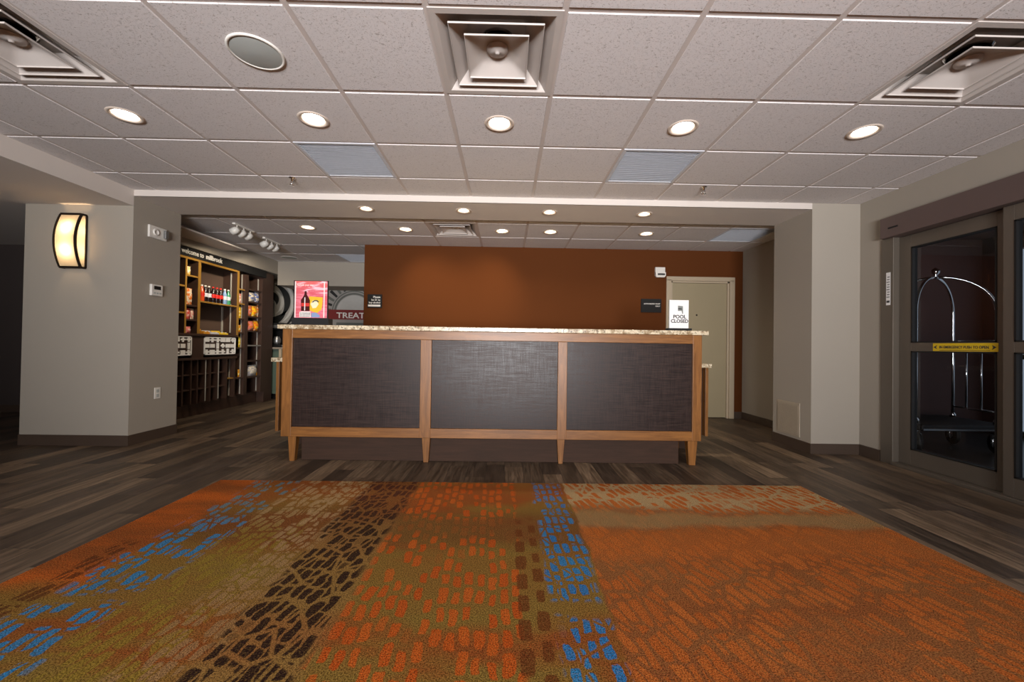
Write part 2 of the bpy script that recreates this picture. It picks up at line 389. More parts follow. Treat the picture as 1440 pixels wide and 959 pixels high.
# ------------------------------------------------------------------ the setting
T = .6096
XL, XR, X2 = -3.653, 3.032, 3.517
Y1, Y2, YB = 3.989, 4.562, 5.9445
ZC, ZS, ZR, ZL = 2.4915, 2.432, 2.4713, 2.335
GX, GY = -.373, 1.7474
RX, RY = .232, 4.8003
YF = -4.2
struct('floor', box(-7.4, X2+.14, YF-.2, 9.0, -.1, 0), M['floor'])
def plate_with_hole(mb, x0, x1, y0, y1, z, cx=None, cy=None, r=None, n=32):
    """a downward-facing plate, with a round opening when r is given"""
    if r is None:
        mb.add([(x0,y0,z),(x0,y1,z),(x1,y1,z),(x1,y0,z)], [(0,1,2,3)]); return
    ins = []; outs = []
    for k in range(n):
        a = 2*PI*k/n + PI/4; c, s_ = math.cos(a), math.sin(a)
        ins.append((cx+r*c, cy+r*s_, z))
        q = 1/max(abs(c), abs(s_)); ox, oy = c*q, s_*q
        outs.append((cx + (ox*(x1-cx) if ox > 0 else ox*(cx-x0)), cy + (oy*(y1-cy) if oy > 0 else oy*(cy-y0)), z))
    mb.add(ins+outs, [(k, (k+1) % n, n+(k+1) % n, n+k) for k in range(n)])
GAP, STEP = .012, .006
def tiled(name, gx, gy, xr, yr, z, holes, skip, bars):
    """tegular lay-in ceiling: every tile stands a little proud of its steel grid"""
    mb = MB(); br = MB()
    i0 = math.floor((xr[0]-gx)/T); i1 = math.ceil((xr[1]-gx)/T); j0 = math.floor((yr[0]-gy)/T); j1 = math.ceil((yr[1]-gy)/T)
    for i in range(i0, i1):
        for j in range(j0, j1):
            if (i, j) in skip: continue
            a, b = max(gx+i*T+GAP, xr[0]), min(gx+(i+1)*T-GAP, xr[1]); c, d = max(gy+j*T+GAP, yr[0]), min(gy+(j+1)*T-GAP, yr[1])
            if b-a < .01 or d-c < .01: continue
            e = .004
            h = holes.get((i, j))
            if h: plate_with_hole(mb, a+e, b-e, c+e, d-e, z, h[0], h[1], h[2])
            else: plate_with_hole(mb, a+e, b-e, c+e, d-e, z)
            mb.add([(a,c,z+STEP),(b,c,z+STEP),(b,d,z+STEP),(a,d,z+STEP),(a+e,c+e,z),(b-e,c+e,z),(b-e,d-e,z),(a+e,d-e,z)],
                   [(0,1,5,4),(1,2,6,5),(2,3,7,6),(3,0,4,7)])
    struct(name, mb, M['tile'])
    zb = z+STEP-.002
    for i in range(i0, i1+1):
        x = gx+i*T
        if xr[0] < x < xr[1]: br.box(x-.014, x+.014, yr[0], yr[1], zb, zb+.02)
    for j in range(j0, j1+1):
        y = gy+j*T
        if yr[0] < y < yr[1]: br.box(xr[0], xr[1], y-.014, y+.014, zb+.0005, zb+.02)
    struct(bars, br, M['gridbar'])
tc = lambda i, j: (GX+(i+.5)*T, GY+(j+.5)*T)
tr = lambda i, j: (RX+(i+.5)*T, RY+(j+.5)*T)
RH = .076
front_lights = [(-4,1),(-2,1),(0,1),(2,1),(4,1)]
extra_lights = [(-3,-4),(0,-4),(3,-4)]
rear_lights = [(-5,0),(-3,0),(-1,0),(0,0),(2,0)]
front_vents = [(-4,0),(0,0),(4,0)]; front_grilles = [(-2,2),(2,2)]
tiled('ceiling', GX, GY, (XL, X2), (YF, Y1), ZC, {k: (*tc(*k), RH) for k in front_lights}, set(front_vents+front_grilles), 'trim_1')
tiled('ceiling_rear', RX, RY, (-4.11, 3.49), (Y2, 7.3), ZR, {k: (*tr(*k), RH) for k in rear_lights}, {(-2,0), (4,0), (-5,3)}, 'trim_2')
struct('ceiling_slab', MB().box(-7.6, 6.8, YF-.2, 9.0, 2.75, 2.85), M['duct'])
# the dropped beam between lobby and desk area, with four openings for its downlights
sl = [(-1.484, 4.234), (-.468, 4.234), (.432, 4.234), (1.431, 4.234)]
b = MB(); xs = XL
for cx, cy in sl:
    plate_with_hole(b, xs, cx-.15, Y1, Y2, ZS); plate_with_hole(b, cx-.15, cx+.15, Y1, Y2, ZS, cx, cy, .062); xs = cx+.15
plate_with_hole(b, xs, XR, Y1, Y2, ZS)
b.box(XL, XR, Y1, Y1+.012, ZS, ZC+.1); b.box(XL, XR, Y2-.012, Y2, ZS, ZR+.1)
struct('wall_beam', b, M['soffit'])
# left column, bulkhead, side room
struct('wall_left', box(-4.69, XL, Y1, Y2, 0, ZC+.1), M['wall'])
struct('wall_bulkhead_left', MB().box(XL-.12, XL, YF, Y1, ZL, ZC+.1), M['soffit'])
struct('ceiling_left', MB().box(-7.3, XL-.12, YF, 5.9, ZL, ZL+.02), M['soffit'])
struct('wall_far_left', MB().box(-7.4, -7.25, YF, 5.9, 0, 2.6).box(-7.25, -4.9, 5.75, 5.9, 0, ZL), plain('taupe paint with recess shade', lin(66,57,54), .7, var=.02))  # shade of the dim recess is put into this darker wall colour
# shop alcove
struct('wall_shop_left', MB().box(-4.9, -4.76, Y2, 8.0, 0, 2.6).box(-4.76, -4.61, Y2, 4.66, 0, 2.24), M['wall'])
struct('wall_bulkhead_shop', MB().box(-4.76, -4.11, Y2, 8.0, 2.24, 2.60), M['wall'])
struct('wall_header', MB().box(-4.11, 3.6, 7.30, 7.9, 2.045, 2.60), M['wall'])
struct('wall_mural', MB().box(-4.76, 3.6, 7.9, 8.0, 0, 2.3), M['wall'])
# brown wall with a door opening
DX0, DX1, DZ = 2.40, 3.31, 2.035
struct('wall_back', MB().box(-2.093, DX0, YB, YB+.14, 0, 2.58).box(DX1, 3.486, YB, YB+.14, 0, 2.58).box(DX0, DX1, YB, YB+.14, DZ, 2.58), M['brown'])
struct('wall_right_rear', MB().box(3.486, 3.60, Y2, 7.9, 0, 2.6), M['wall'])
struct('wall_pilaster', box(XR, X2+.08, Y1, Y2, 0, ZC+.1), M['wall'])
DY0, DY1, DTOP = .75, 3.75, 2.25
struct('wall_right', MB().box(X2, X2+.14, DY1, Y1, 0, ZC+.1).box(X2, X2+.14, YF, DY0, 0, ZC+.1).box(X2, X2+.14, DY0, DY1, DTOP, ZC+.1), M['wall'])
# wall behind the camera: a wide street window
WX0, WX1, WZ0, WZ1 = -2.0, 2.2, .35, 2.3
struct('wall_front', MB().box(-7.4, WX0, YF-.15, YF, 0, 2.6).box(WX1, X2+.14, YF-.15, YF, 0, 2.6).box(WX0, WX1, YF-.15, YF, 0, WZ0).box(WX0, WX1, YF-.15, YF, WZ1, 2.6), M['wall'])
w = MB().box(WX0, WX0+.05, YF-.1, YF-.04, WZ0, WZ1).box(WX1-.05, WX1, YF-.1, YF-.04, WZ0, WZ1).box(WX0, WX1, YF-.1, YF-.04, WZ0, WZ0+.05).box(WX0, WX1, YF-.1, YF-.04, WZ1-.05, WZ1).box(.07, .13, YF-.1, YF-.04, WZ0, WZ1)
struct('window_1', w, M['alum'])
# baseboards
BB = .1; th = .012
struct('baseboard_left', MB().box(-4.69, XL+th, Y1-th, Y1, 0, BB).box(XL, XL+th, Y1, Y2, 0, BB), M['base'])
struct('baseboard_right', MB().box(XR-th, XR, Y1-th, Y2, 0, BB).box(XR, X2-th, Y1-th, Y1, 0, BB).box(X2-th, X2, DY1+.01, Y1, 0, BB), M['base'])
struct('baseboard_rear', MB().box(3.486-th, 3.486, Y2, YB, 0, BB).box(-2.093, DX0-.06, YB-th, YB, 0, BB).box(DX1+.055, 3.474, YB-th, YB, 0, BB), M['base'])
struct('baseboard_far_left', MB().box(-7.25, -4.9, 5.738, 5.75, 0, BB).box(-7.25, -7.238, YF, 5.738, 0, BB), M['base'])
# vestibule behind the sliding door
struct('floor_vestibule', MB().box(X2+.14, 6.6, .4, 5.3, -.1, 0), plain('vestibule mat', lin(70,68,66), .3))
struct('wall_vestibule', MB().box(X2+.14, 6.5, 5.2, 5.3, 0, 2.6).box(X2+.14, 6.5, .4, .5, 0, 2.6).box(6.2, 6.3, .5, 5.2, 2.3, 2.6).box(6.2, 6.3, .5, .8, 0, 2.6).box(6.2, 6.3, 5.0, 5.2, 0, 2.6)
       .box(X2+.14, X2+.2, Y1-.1, 5.3, 0, 2.6), M['darkwall'])
struct('ceiling_vestibule', MB().box(X2+.14, 6.5, .4, 5.3, 2.5, 2.55), M['darkwall'])
b = MB()
for y in (.8, 1.85, 2.9, 3.95, 4.97): b.box(6.22, 6.28, y, y+.03, 0, 2.3)
b.box(6.22, 6.28, .8, 5.0, .95, 1.01).box(6.22, 6.28, .8, 5.0, 0, .08)
struct('window_2', b, M['alum'])

# ------------------------------------------------------------------ door_1: automatic sliding door in the right wall
d1 = empty('door_1', (X2, 2.25, 0)); d1['kind'] = 'structure'
def rel(o): return o
def put(name, mb, mat, parent, bevel=0.):
    mb.v = [(x-parent.matrix_world.translation.x if False else x, y, z) for x, y, z in mb.v]
    o = mb.build(name, mat, parent, bevel)
    par = parent.location; o.data.transform(Matrix.Translation((-par[0], -par[1], -par[2]))); return o
hd = put('header', box(X2-.055, X2+.10, DY0, 3.715, 2.065, 2.25), M['alumdark'], d1, .003)
o = put('header_logo', MB().box(X2-.058, X2-.0545, 3.545, 3.635, 2.138, 2.152), M['blackmat'], d1)
put('jamb', MB().box(X2-.012, X2+.12, 3.63, 3.75, 0, 2.065), M['alum'], d1, .003)
put('jamb', MB().box(X2-.012, X2+.12, DY0, DY0+.08, 0, 2.065), M['alum'], d1, .003)
put('threshold', MB().box(X2-.03, X2+.13, DY0+.08, 3.63, 0, .028), M['alum'], d1, .003)
def leaf(name, xa, xb, ya, yb, sw0, sw1):
    f = MB().box(xa, xb, ya, ya+sw0, .03, 2.06).box(xa, xb, yb-sw1, yb, .03, 2.06).box(xa, xb, ya+sw0, yb-sw1, .03, .165).box(xa, xb, ya+sw0, yb-sw1, 1.95, 2.06).box(xa, xb, ya+sw0, yb-sw1, 1.03, 1.105)
    o = put(name, f, M['alum'], d1, .002)
    xm = (xa+xb)/2
    for z0, z1 in ((.166, 1.029), (1.106, 1.949)):
        g = MB().add([(xm,ya+sw0,z0),(xm,yb-sw1,z0),(xm,yb-sw1,z1),(xm,ya+sw0,z1)], [(0,1,2,3)]); g = put('glass', g, M['glass'], d1)
    gk = MB()
    for z0, z1 in ((.165, 1.03), (1.105, 1.95)):
        for yy in (ya+sw0, yb-sw1-.012): gk.box(xa-.003, xb+.003, yy, yy+.012, z0, z1)
        for zz in (z0, z1-.01): gk.box(xa-.003, xb+.003, ya+sw0, yb-sw1, zz, zz+.01)
    put('gasket', gk, M['rubber'], d1)
    return o
leaf('door_panel', X2+.045, X2+.085, 2.845, 3.63, .05, .11)
leaf('door_panel', X2-.005, X2+.035, 1.90, 2.82, .07, .065)
leaf('door_panel', X2+.045, X2+.085, .83, 1.88, .07, .07)
dec = empty('emergency_sticker', (X2+.0445, 3.11, 1.065)); tag(dec, 'yellow emergency push sticker on the mid rail of the sliding door', 'sticker')
yb0, yb1, zs0, zs1 = 2.885, 3.335, 1.034, 1.098
dk = MB().box(X2+.0425, X2+.0445, yb0, yb1, zs0, zs1); put('backing', dk, M['yellowtape'], dec)
def put_text(parent, *a, **k):
    o = text(*a, parent=parent, **k); o.data.transform(Matrix.Translation(-Vector(parent.location))); return o
put_text(dec, 'lettering', 'IN EMERGENCY PUSH TO OPEN', .030, M['ink'], face_mx(X2+.0418, yb1-.05, 1.056), sx=.80, bold=.0006, depth=.0006)
ar = MB()
for yy, s_ in ((yb1-.018, 1), (yb0+.022, -1)):
    ar.add([(X2+.0415, yy+.012*s_, 1.066), (X2+.0415, yy-.016*s_, 1.084), (X2+.0415, yy-.008*s_, 1.066), (X2+.0415, yy-.016*s_, 1.048)], [(0,1,2,3)])
ar.box(X2+.0413, X2+.0422, yb0+.05, yb1-.05, 1.040, 1.044)
put('arrow', ar, M['ink'], dec)
lb = empty('jamb_label', (X2-.014, 3.65, 1.6)); tag(lb, 'white instruction label stuck on the sliding door jamb', 'label')
put('backing', MB().box(X2-.0145, X2-.0125, 3.655, 3.695, 1.45, 1.75), M['paper'], lb)
k = MB()
for q in range(9): k.box(X2-.0152, X2-.0146, 3.66, 3.69 - (q % 3)*.004, 1.52+q*.023, 1.527+q*.023)
put('printed_lines', k, M['ink'], lb); put('printed_block', MB().box(X2-.0152, X2-.0146, 3.66, 3.69, 1.472, 1.492), M['ink'], lb)
# door_2: khaki staff door
d2 = empty('door_2', (2.855, YB, 0)); d2['kind'] = 'structure'
cs = MB()
cs.box(2.346, 2.42, YB-.018, YB+.08, 0, 2.035).box(3.29, 3.362, YB-.018, YB+.08, 0, 2.035).box(2.346, 3.362, YB-.018, YB+.08, 2.02, 2.082)
put('casing', cs, M['casing'], d2, .004)
put('stop', MB().box(2.42, 2.445, YB+.01, YB+.07, 0, 2.02).box(3.265, 3.29, YB+.01, YB+.07, 0, 2.02).box(2.42, 3.29, YB+.01, YB+.07, 1.995, 2.02), M['casing'], d2, .002)
put('slab', MB().box(2.447, 3.263, YB+.03, YB+.07, .008, 1.993), M['door'], d2, .002)
put('peephole', MB().lathe([(.0, 0), (.012, 0), (.014, .006)], 16, Matrix.Translation((2.817, YB+.026, 1.52)) @ Matrix.Rotation(-PI/2, 4, 'X')), M['bronze'], d2)
hb = MB().lathe([(0,0),(.027,0),(.027,.01),(.01,.012),(.01,.05)], 20, Matrix.Translation((2.51, YB+.03, .96)) @ Matrix.Rotation(PI/2, 4, 'X')).tube([(2.51, YB-.02, .96), (2.56, YB-.025, .96), (2.62, YB-.02, .955)], .009)
put('handle', hb, M['stainless'], d2)

# ------------------------------------------------------------------ rug
def rug():
    mb = MB(); x0, x1, y0, y1 = -2.085, 2.215, -1.5, 3.02
    mb.box(x0, x1, y0, y1, .0005, .009)
    o = mb.build('rug', M['rug'], None, .003)
    tag(o, 'large orange patterned rug with blue and brown dashes in front of the desk', 'rug')
rug()

# ------------------------------------------------------------------ reception desk
desk = empty('reception_desk', (-.11, 3.75, 0)); tag(desk, 'long maple reception desk with three dark woven panels and granite top', 'reception desk')
FY = 3.536
P = lambda n, mb, mat, bv=.003: put(n, mb, mat, desk, bv)
P('countertop', box(-1.975, 1.768, FY-.02, 3.98, 1.143, 1.180), M['granite'], .004)
P('top_rail', box(-1.936, 1.716, FY-.002, FY+.03, 1.066, 1.143), M['maple_h'])
P('bottom_rail', box(-1.936, 1.716, FY-.002, FY+.03, .214, .297), M['maple_h'])
st = [(-1.936, -1.850), (-.744, -.648), (.452, .533), (1.636, 1.716)]
for a, c in st: P('stile', box(a, c, FY-.004, FY+.03, .2145, 1.0655 if a > -1.9 and a < 1.6 else 1.1425), M['maple_v'])
for k in range(3): P('woven_panel', box(st[k][1]+.001, st[k+1][0]-.001, FY+.012, FY+.028, .298, 1.065), M['woven'], 0)
for a, c in ((-1.936, -1.91), (1.69, 1.716)): P('side_panel', box(a, c, FY+.031, 3.95, .214, 1.142), M['maple_v'])
P('back_panel', box(-1.909, 1.689, 3.92, 3.94, .05, 1.142), M['maple_h'])
P('plinth', box(-1.78, 1.54, 3.585, 3.90, .001, .213), M['kick'])
for xa, xb in ((-1.875, -1.805), (-.72, -.65), (.455, .52), (1.60, 1.685)):
    mb = MB().frustum(((xa+.014), (xb-.014), FY+.006, FY+.05), (xa, xb, FY, FY+.07), 0.001, .2135); P('leg', mb, M['maple_v'], .002)
# low staff worktop behind the desk
sw = empty('staff_worktop', (-.13, 4.3, 0)); tag(sw, 'low granite staff worktop with maple end panels behind the reception desk', 'worktop')
put('worktop', box(-2.33, 2.07, 4.05, 4.62, .832, .872), M['granite'], sw, .003)
put('end_panel', box(-2.292, -2.262, 4.08, 4.58, .14, .8315), M['maple_v'], sw, .002)
put('end_panel', box(2.02, 2.05, 4.08, 4.58, .14, .8315), M['maple_v'], sw, .002)
put('plinth', box(-2.18, 1.96, 4.14, 4.52, .001, .139), M['kick'], sw)
put('cabinet_body', box(-2.261, 2.019, 4.14, 4.57, .1395, .8315), M['kick'], sw)

# ------------------------------------------------------------------ ceiling things
def make_downlight(lens, rr, label, group):
    r = empty('downlight'); tag(r, label, 'ceiling light', group)
    MB().lathe([(rr-.004, .012), (rr-.004, -.001), (rr+.006, -.006), (rr+.018, -.006), (rr+.022, -.0005)], 40).build('trim_ring', M['ring'], r)
    MB().lathe([(rr-.005, -.001), (rr-.014, .028), (rr-.014, .030)], 40).build('baffle', M['ring'], r)
    b = MB().lathe([(0.0005, .0), (rr-.012, .0)], 40, Matrix.Translation((0,0,.027)), smooth=False); b.build('lens', M[lens], r)
    return r
names = ['glowing round downlight in the far left tile of the front row', 'glowing round downlight between the ceiling speaker and left blue grille', 'glowing round downlight in the tile just behind the middle air diffuser',
         'glowing round downlight near the front of the right blue grille', 'glowing round downlight at the far right, beyond the right air diffuser']
p0 = None
for (i, j), nm in zip(front_lights, names):
    x, y = tc(i, j)
    if p0 is None: p0 = make_downlight('lens', RH, nm, 'front row of downlights'); p0.location = (x, y, ZC)
    else: dup(p0, (x, y, ZC), nm)
p0 = None
for k, (x, y) in enumerate(sl):
    nm = ['small downlight in the beam, leftmost of the four', 'small downlight in the beam, second from the left', 'small downlight in the beam, third from the left', 'small downlight in the beam, rightmost of the four'][k]
    if p0 is None: p0 = make_downlight('lens_rear', .062, nm, 'beam downlights'); p0.location = (x, y, ZS)
    else: dup(p0, (x, y, ZS), nm)
p0 = None
for (i, j), nm in zip(rear_lights, ['rear downlight behind the beam, leftmost, near the track lights', 'rear downlight just left of the rear air diffuser', 'rear downlight just right of the rear air diffuser',
                                    'rear downlight behind the beam, second from the right', 'rear downlight behind the beam, rightmost, above the black wall sign']):
    x, y = tr(i, j)
    if p0 is None: p0 = make_downlight('lens_rear', RH, nm, 'rear row of downlights'); p0.location = (x, y, ZR)
    else: dup(p0, (x, y, ZR), nm)
def sqring(mb, a, za, b, zb):
    vs = [(s*a, t*a, za) for s, t in ((-1,-1),(1,-1),(1,1),(-1,1))] + [(s*b, t*b, zb) for s, t in ((-1,-1),(1,-1),(1,1),(-1,1))]
    mb.add(vs, [(k, (k+1) % 4, 4+(k+1) % 4, 4+k) for k in range(4)])
def make_diffuser(label, group):
    r = empty('air_diffuser'); tag(r, label, 'air diffuser', group)
    h = T/2-.004
    b = MB(); sqring(b, h, 0., h-.03, 0.); sqring(b, h, 0, h, .012); sqring(b, h-.03, 0, h-.035, .004); sqring(b, h-.035, .004, .185, .085); b.build('frame', M['vent'], r)
    b = MB(); sqring(b, .222, -.002, .219, -.002); sqring(b, .222, -.002, .222, .006); sqring(b, .222, .006, .142, .070); sqring(b, .219, -.002, .219, .005); sqring(b, .219, .005, .140, .068); b.build('middle_cone', M['vent'], r)
    b = MB(); sqring(b, .154, -.004, .151, -.004); sqring(b, .154, -.004, .154, .004); sqring(b, .154, .004, .07, .058); sqring(b, .151, -.004, .151, .003)
    nn = 48; vs = []; prof = [(.151, .003, 0.), (.125, .017, .12), (.100, .031, .4), (.078, .042, .8), (.060, .048, 1.), (.03, .050, 1.)]   # square rim easing into a round dish
    for rr, zz, q in prof:
        for k in range(nn):
            a = 2*PI*k/nn + PI/4; c_, s_ = math.cos(a), math.sin(a); m_ = 1/max(abs(c_), abs(s_)); f_ = m_*(1-q)+q; vs.append((rr*c_*f_, rr*s_*f_, zz))
    b.add(vs, [(i*nn+k, i*nn+(k+1) % nn, (i+1)*nn+(k+1) % nn, (i+1)*nn+k) for i in range(len(prof)-1) for k in range(nn)], True); b.build('inner_cone', M['vent'], r)
    MB().lathe([(.055, .046), (.052, .036), (.04, .034), (.036, .028), (.012, .028), (.010, .020), (.0005, .020)], 28).build('hub', M['vent'], r)
    MB().lathe([(.082, .088), (.082, .20), (.0005, .20)], 28).build('duct_neck', M['duct'], r)
    MB().lathe([(.080, .080), (.084, .0795), (.094, .0845)], 28).build('neck_collar', M['chrome'], r)
    b = MB(); plate_with_hole(b, -.1849, .1849, -.1849, .1849, .0849, 0, 0, .082); b.build('neck_plate', M['vent'], r)
    return r
x, y = tc(0, 0)
dif = make_diffuser('white square air diffuser at the top middle of the ceiling', 'square air diffusers'); dif.location = (x, y, ZC)
x, y = tc(-4, 0); dup(dif, (x, y, ZC), 'white square air diffuser in the top left corner of the ceiling')
x, y = tc(4, 0); dup(dif, (x, y, ZC), 'white square air diffuser near the top right corner, over the sliding door')
x, y = tr(-2, 0); dup(dif, (x, y, ZR), 'small looking square air diffuser on the rear ceiling above the brown wall')
def make_grille(label, group):
    r = empty('ceiling_grille'); tag(r, label, 'ceiling grille', group)
    h = T/2-.006; b = MB()
    for x0, x1, y0, y1 in ((-h,h,-h,-h+.022),(-h,h,h-.022,h),(-h,-h+.022,-h+.022,h-.022),(h-.022,h,-h+.022,h-.022)): b.box(x0,x1,y0,y1,-.002,.012)
    b.build('frame', M['louvre'], r)
    b = MB(); n = 26
    for k in range(n):
        y = -h+.026+(2*h-.052)*(k+.5)/n
        b.add([(-h+.022, y-.005, .000), (h-.022, y-.005, .000), (h-.022, y+.003, .012), (-h+.022, y+.003, .012)], [(0,1,2,3)])
    b.build('louvres', M['louvre'], r)
    MB().box(-h+.02, h-.02, -h+.02, h-.02, .02, .024).build('backing', M['louvre'], r)
    return r
x, y = tc(-2, 2); g = make_grille('blue grey louvred ceiling grille left of centre', 'blue grey ceiling grilles'); g.location = (x, y, ZC)
x, y = tc(2, 2); dup(g, (x, y, ZC), 'blue grey louvred ceiling grille right of centre')
x, y = tr(4, 0); dup(g, (x, y, ZR), 'blue grey louvred grille on the rear ceiling above the right wall')
x, y = tr(-5, 3); dup(g, (x, y, ZR), 'blue grey louvred grille on the rear ceiling near the mural')
def make_speaker(label):
    r = empty('ceiling_speaker'); tag(r, label, 'ceiling speaker', 'round ceiling speakers')
    MB().lathe([(.130, -.0003), (.129, -.006), (.118, -.008), (.116, -.004)], 40).build('rim', M['white'], r)
    MB().lathe([(.117, -.005), (.08, -.010), (.0005, -.012)], 40).build('speaker_grille', M['speaker'], r)
    return r
x, y = tc(-2, 0); s1 = make_speaker('grey round ceiling speaker at the upper left'); s1.location = (x, y, ZC)
dup(s1, (-3.72, 6.95, ZR), 'round ceiling speaker beyond the track lights')
def make_sprinkler(label):
    r = empty('sprinkler'); tag(r, label, 'sprinkler', 'ceiling sprinklers')
    MB().lathe([(.03, -.0005), (.028, -.006), (.011, -.008), (.009, -.03), (.004, -.034)], 18).build('escutcheon', M['chrome'], r)
    b = MB().tube([(-.008,0,-.028), (-.016,0,-.045), (0,0,-.062)], .0025, 6).tube([(.008,0,-.028), (.016,0,-.045), (0,0,-.062)], .0025, 6); b.build('yoke', M['chrome'], r)
    MB().lathe([(.0005,-.062), (.020,-.063), (.022,-.065), (.0005,-.067)], 14).build('deflector', M['chrome'], r)
    return r
s2 = make_sprinkler('small chrome ceiling sprinkler below the left blue grille'); s2.location = (-1.93, 3.62, ZC)
dup(s2, (1.77, 3.64, ZC), 'small chrome ceiling sprinkler below the right blue grille')
# track lights
def make_track(label):
    r = empty('track_light'); tag(r, label, 'track light', 'white track lights over the shop')
    box(-.018, .018, -.19, .19, -.02, -.001).build('track', M['white'], r)
    for k in range(3):
        y = -.13+.13*k
        h_ = MB().tube([(0, y, -.02), (0, y, -.055)], .008, 8); h_.build('stem', M['white'], r)
        mt = Matrix.Translation((-.02, y, -.08)) @ Matrix.Rotation(R_(180+62), 4, 'Y')
        MB().lathe([(.0005,-.045),(.026,-.045),(.042,-.01),(.046,.045),(.040,.045),(.036,.02),(.0005,.018)], 20, mt).build('lamp_head', M['lamphead'], r)
    return r
def aim(name, loc, to, e, ang):
    d = Vector(to)-Vector(loc); o = spot(name, loc, e, ang, (1,.86,.66), .6); o.rotation_euler = d.to_track_quat('-Z', 'Y').to_euler()
t1 = make_track('three white spot heads on the nearer ceiling track'); t1.location = (-3.33, 5.14, ZR)
dup(t1, (-3.36, 5.80, ZR), 'three white spot heads on the farther ceiling track')

# ------------------------------------------------------------------ wall devices
def sconce():
    r = empty('wall_sconce', (-4.19, Y1, 1.97)); tag(r, 'lit bow-fronted wall sconce with bronze frame on the left column', 'wall lamp')
    w, h = .098, .255
    dep = lambda z: .055+.055*(1-(z/h)**2)
    box(-w, w, -.012, -.0005, -h, h).build('back_plate', M['bronze'], r)
    n = 14; zs = [-h+2*h*k/n for k in range(n+1)]
    g = MB()
    vs = [(-w, -dep(z), z) for z in zs] + [(w, -dep(z), z) for z in zs]
    g.add(vs, [(k, k+1, n+2+k, n+1+k) for k in range(n)], True)
    for s in (-1, 1):
        vs = [(s*w, -dep(z), z) for z in zs] + [(s*w, -.012, z) for z in zs]; g.add(vs, [(k, k+1, n+2+k, n+1+k) for k in range(n)])
    g.build('glass_shade', M['shade'], r)
    f = MB(); q = .0095
    for s in (-1, 1):
        for k in range(n):
            z0, z1 = zs[k], zs[k+1]; x0, x1 = s*w-q*.7, s*w+q*.7
            vs = [(x, -dep(z)+d, z) for z in (z0, z1) for d in (-q, q) for x in (x0, x1)]
            f.add(vs, [(0,2,3,1),(4,5,7,6),(0,1,5,4),(2,6,7,3),(0,4,6,2),(1,3,7,5)])
        f.box(s*w-q*.7, s*w+q*.7, -.02, -.004, -h, h)
        for zz in (-h, h): f.box(s*w-q*.7, s*w+q*.7, -dep(zz), -.012, zz-q, zz+q)
    for zz in (-h, h): f.box(-w, w, -dep(zz)-q, -dep(zz)+q, zz-q, zz+q)
    f.build('frame', M['bronze'], r)
    for zz in (-.09, .11):
        MB().lathe([(.0005,-.03),(.018,-.02),(.022,0),(.016,.022),(.0005,.03)], 16, Matrix.Translation((0,-.05,zz))).build('bulb', emis('warm bulb %g' % zz, (1,.70,.40,1), 210), r)
sconce()
# strobe, thermostat, outlet on the column side
sb = empty('fire_strobe', (XL, 4.25, 2.14)); tag(sb, 'white fire alarm horn strobe high on the left column side', 'fire alarm')
box(.0005, .022, -.105, .105, -.062, .062).build('body', M['white'], sb, .004)
MB().lathe([(.036,.0),(.034,.010),(.022,.012),(.020,.006),(.0005,.006)], 22, Matrix.Translation((.022,-.03,0)) @ Matrix.Rotation(PI/2, 4, 'Y')).build('horn', M['white'], sb)
box(.0225, .05, .058, .10, -.042, .042).build('lens', M['stainless'], sb, .006)
tm = empty('thermostat', (XL, 4.25, 1.545)); tag(tm, 'white wall thermostat with small dark screen on the left column', 'thermostat')
box(.0005, .026, -.066, .066, -.058, .058).build('body', M['white'], tm, .004)
box(.0262, .0275, -.040, .040, .006, .042).build('screen', M['black'], tm)
for k in range(3): box(.0262, .029, -.044+k*.034, -.022+k*.034, -.038, -.024).build('button', M['speaker'], tm)
ol = empty('wall_outlet', (XL, 4.305, .475)); tag(ol, 'white wall outlet low on the left column', 'outlet')
box(.0005, .007, -.036, .036, -.058, .058).build('plate', M['white'], ol, .002)
for zz in (-.026, .022): box(.0072, .0095, -.016, .016, zz-.016, zz+.016).build('socket', M['speaker'], ol, .002)
# beige cover low on the right pilaster
rv = empty('return_air_cover', (XR, 4.307, .30)); tag(rv, 'beige square air cover low on the right pilaster', 'wall vent')
box(-.008, -.0005, -.17, .17, -.175, .175).build('frame', M['grillebeige'], rv, .002)
b = MB()
for k in range(22): b.box(-.0115, -.0082, -.155, .155, -.155+k*.0142, -.155+k*.0142+.0085)
b.build('louvres', M['grillebeige'], rv)
# alarm strobe on brown wall
fa = empty('fire_strobe', (2.245, YB, 2.135)); tag(fa, 'white fire alarm strobe on the brown wall by the khaki door', 'fire alarm')
box(-.075, .07, -.04, -.0005, -.05, .075).build('body', M['white'], fa, .004)
MB().prism([(-.06,-.075),(-.075,-.05),(-.075,.0),(.075,.0),(.075,-.05),(.055,-.075)], .035, Matrix.Translation((0,-.052,0))).build('lens_housing', M['white'], fa)
box(-.045, .06, -.0585, -.0525, -.045, -.018).build('lens', M['ink'], fa, .002)

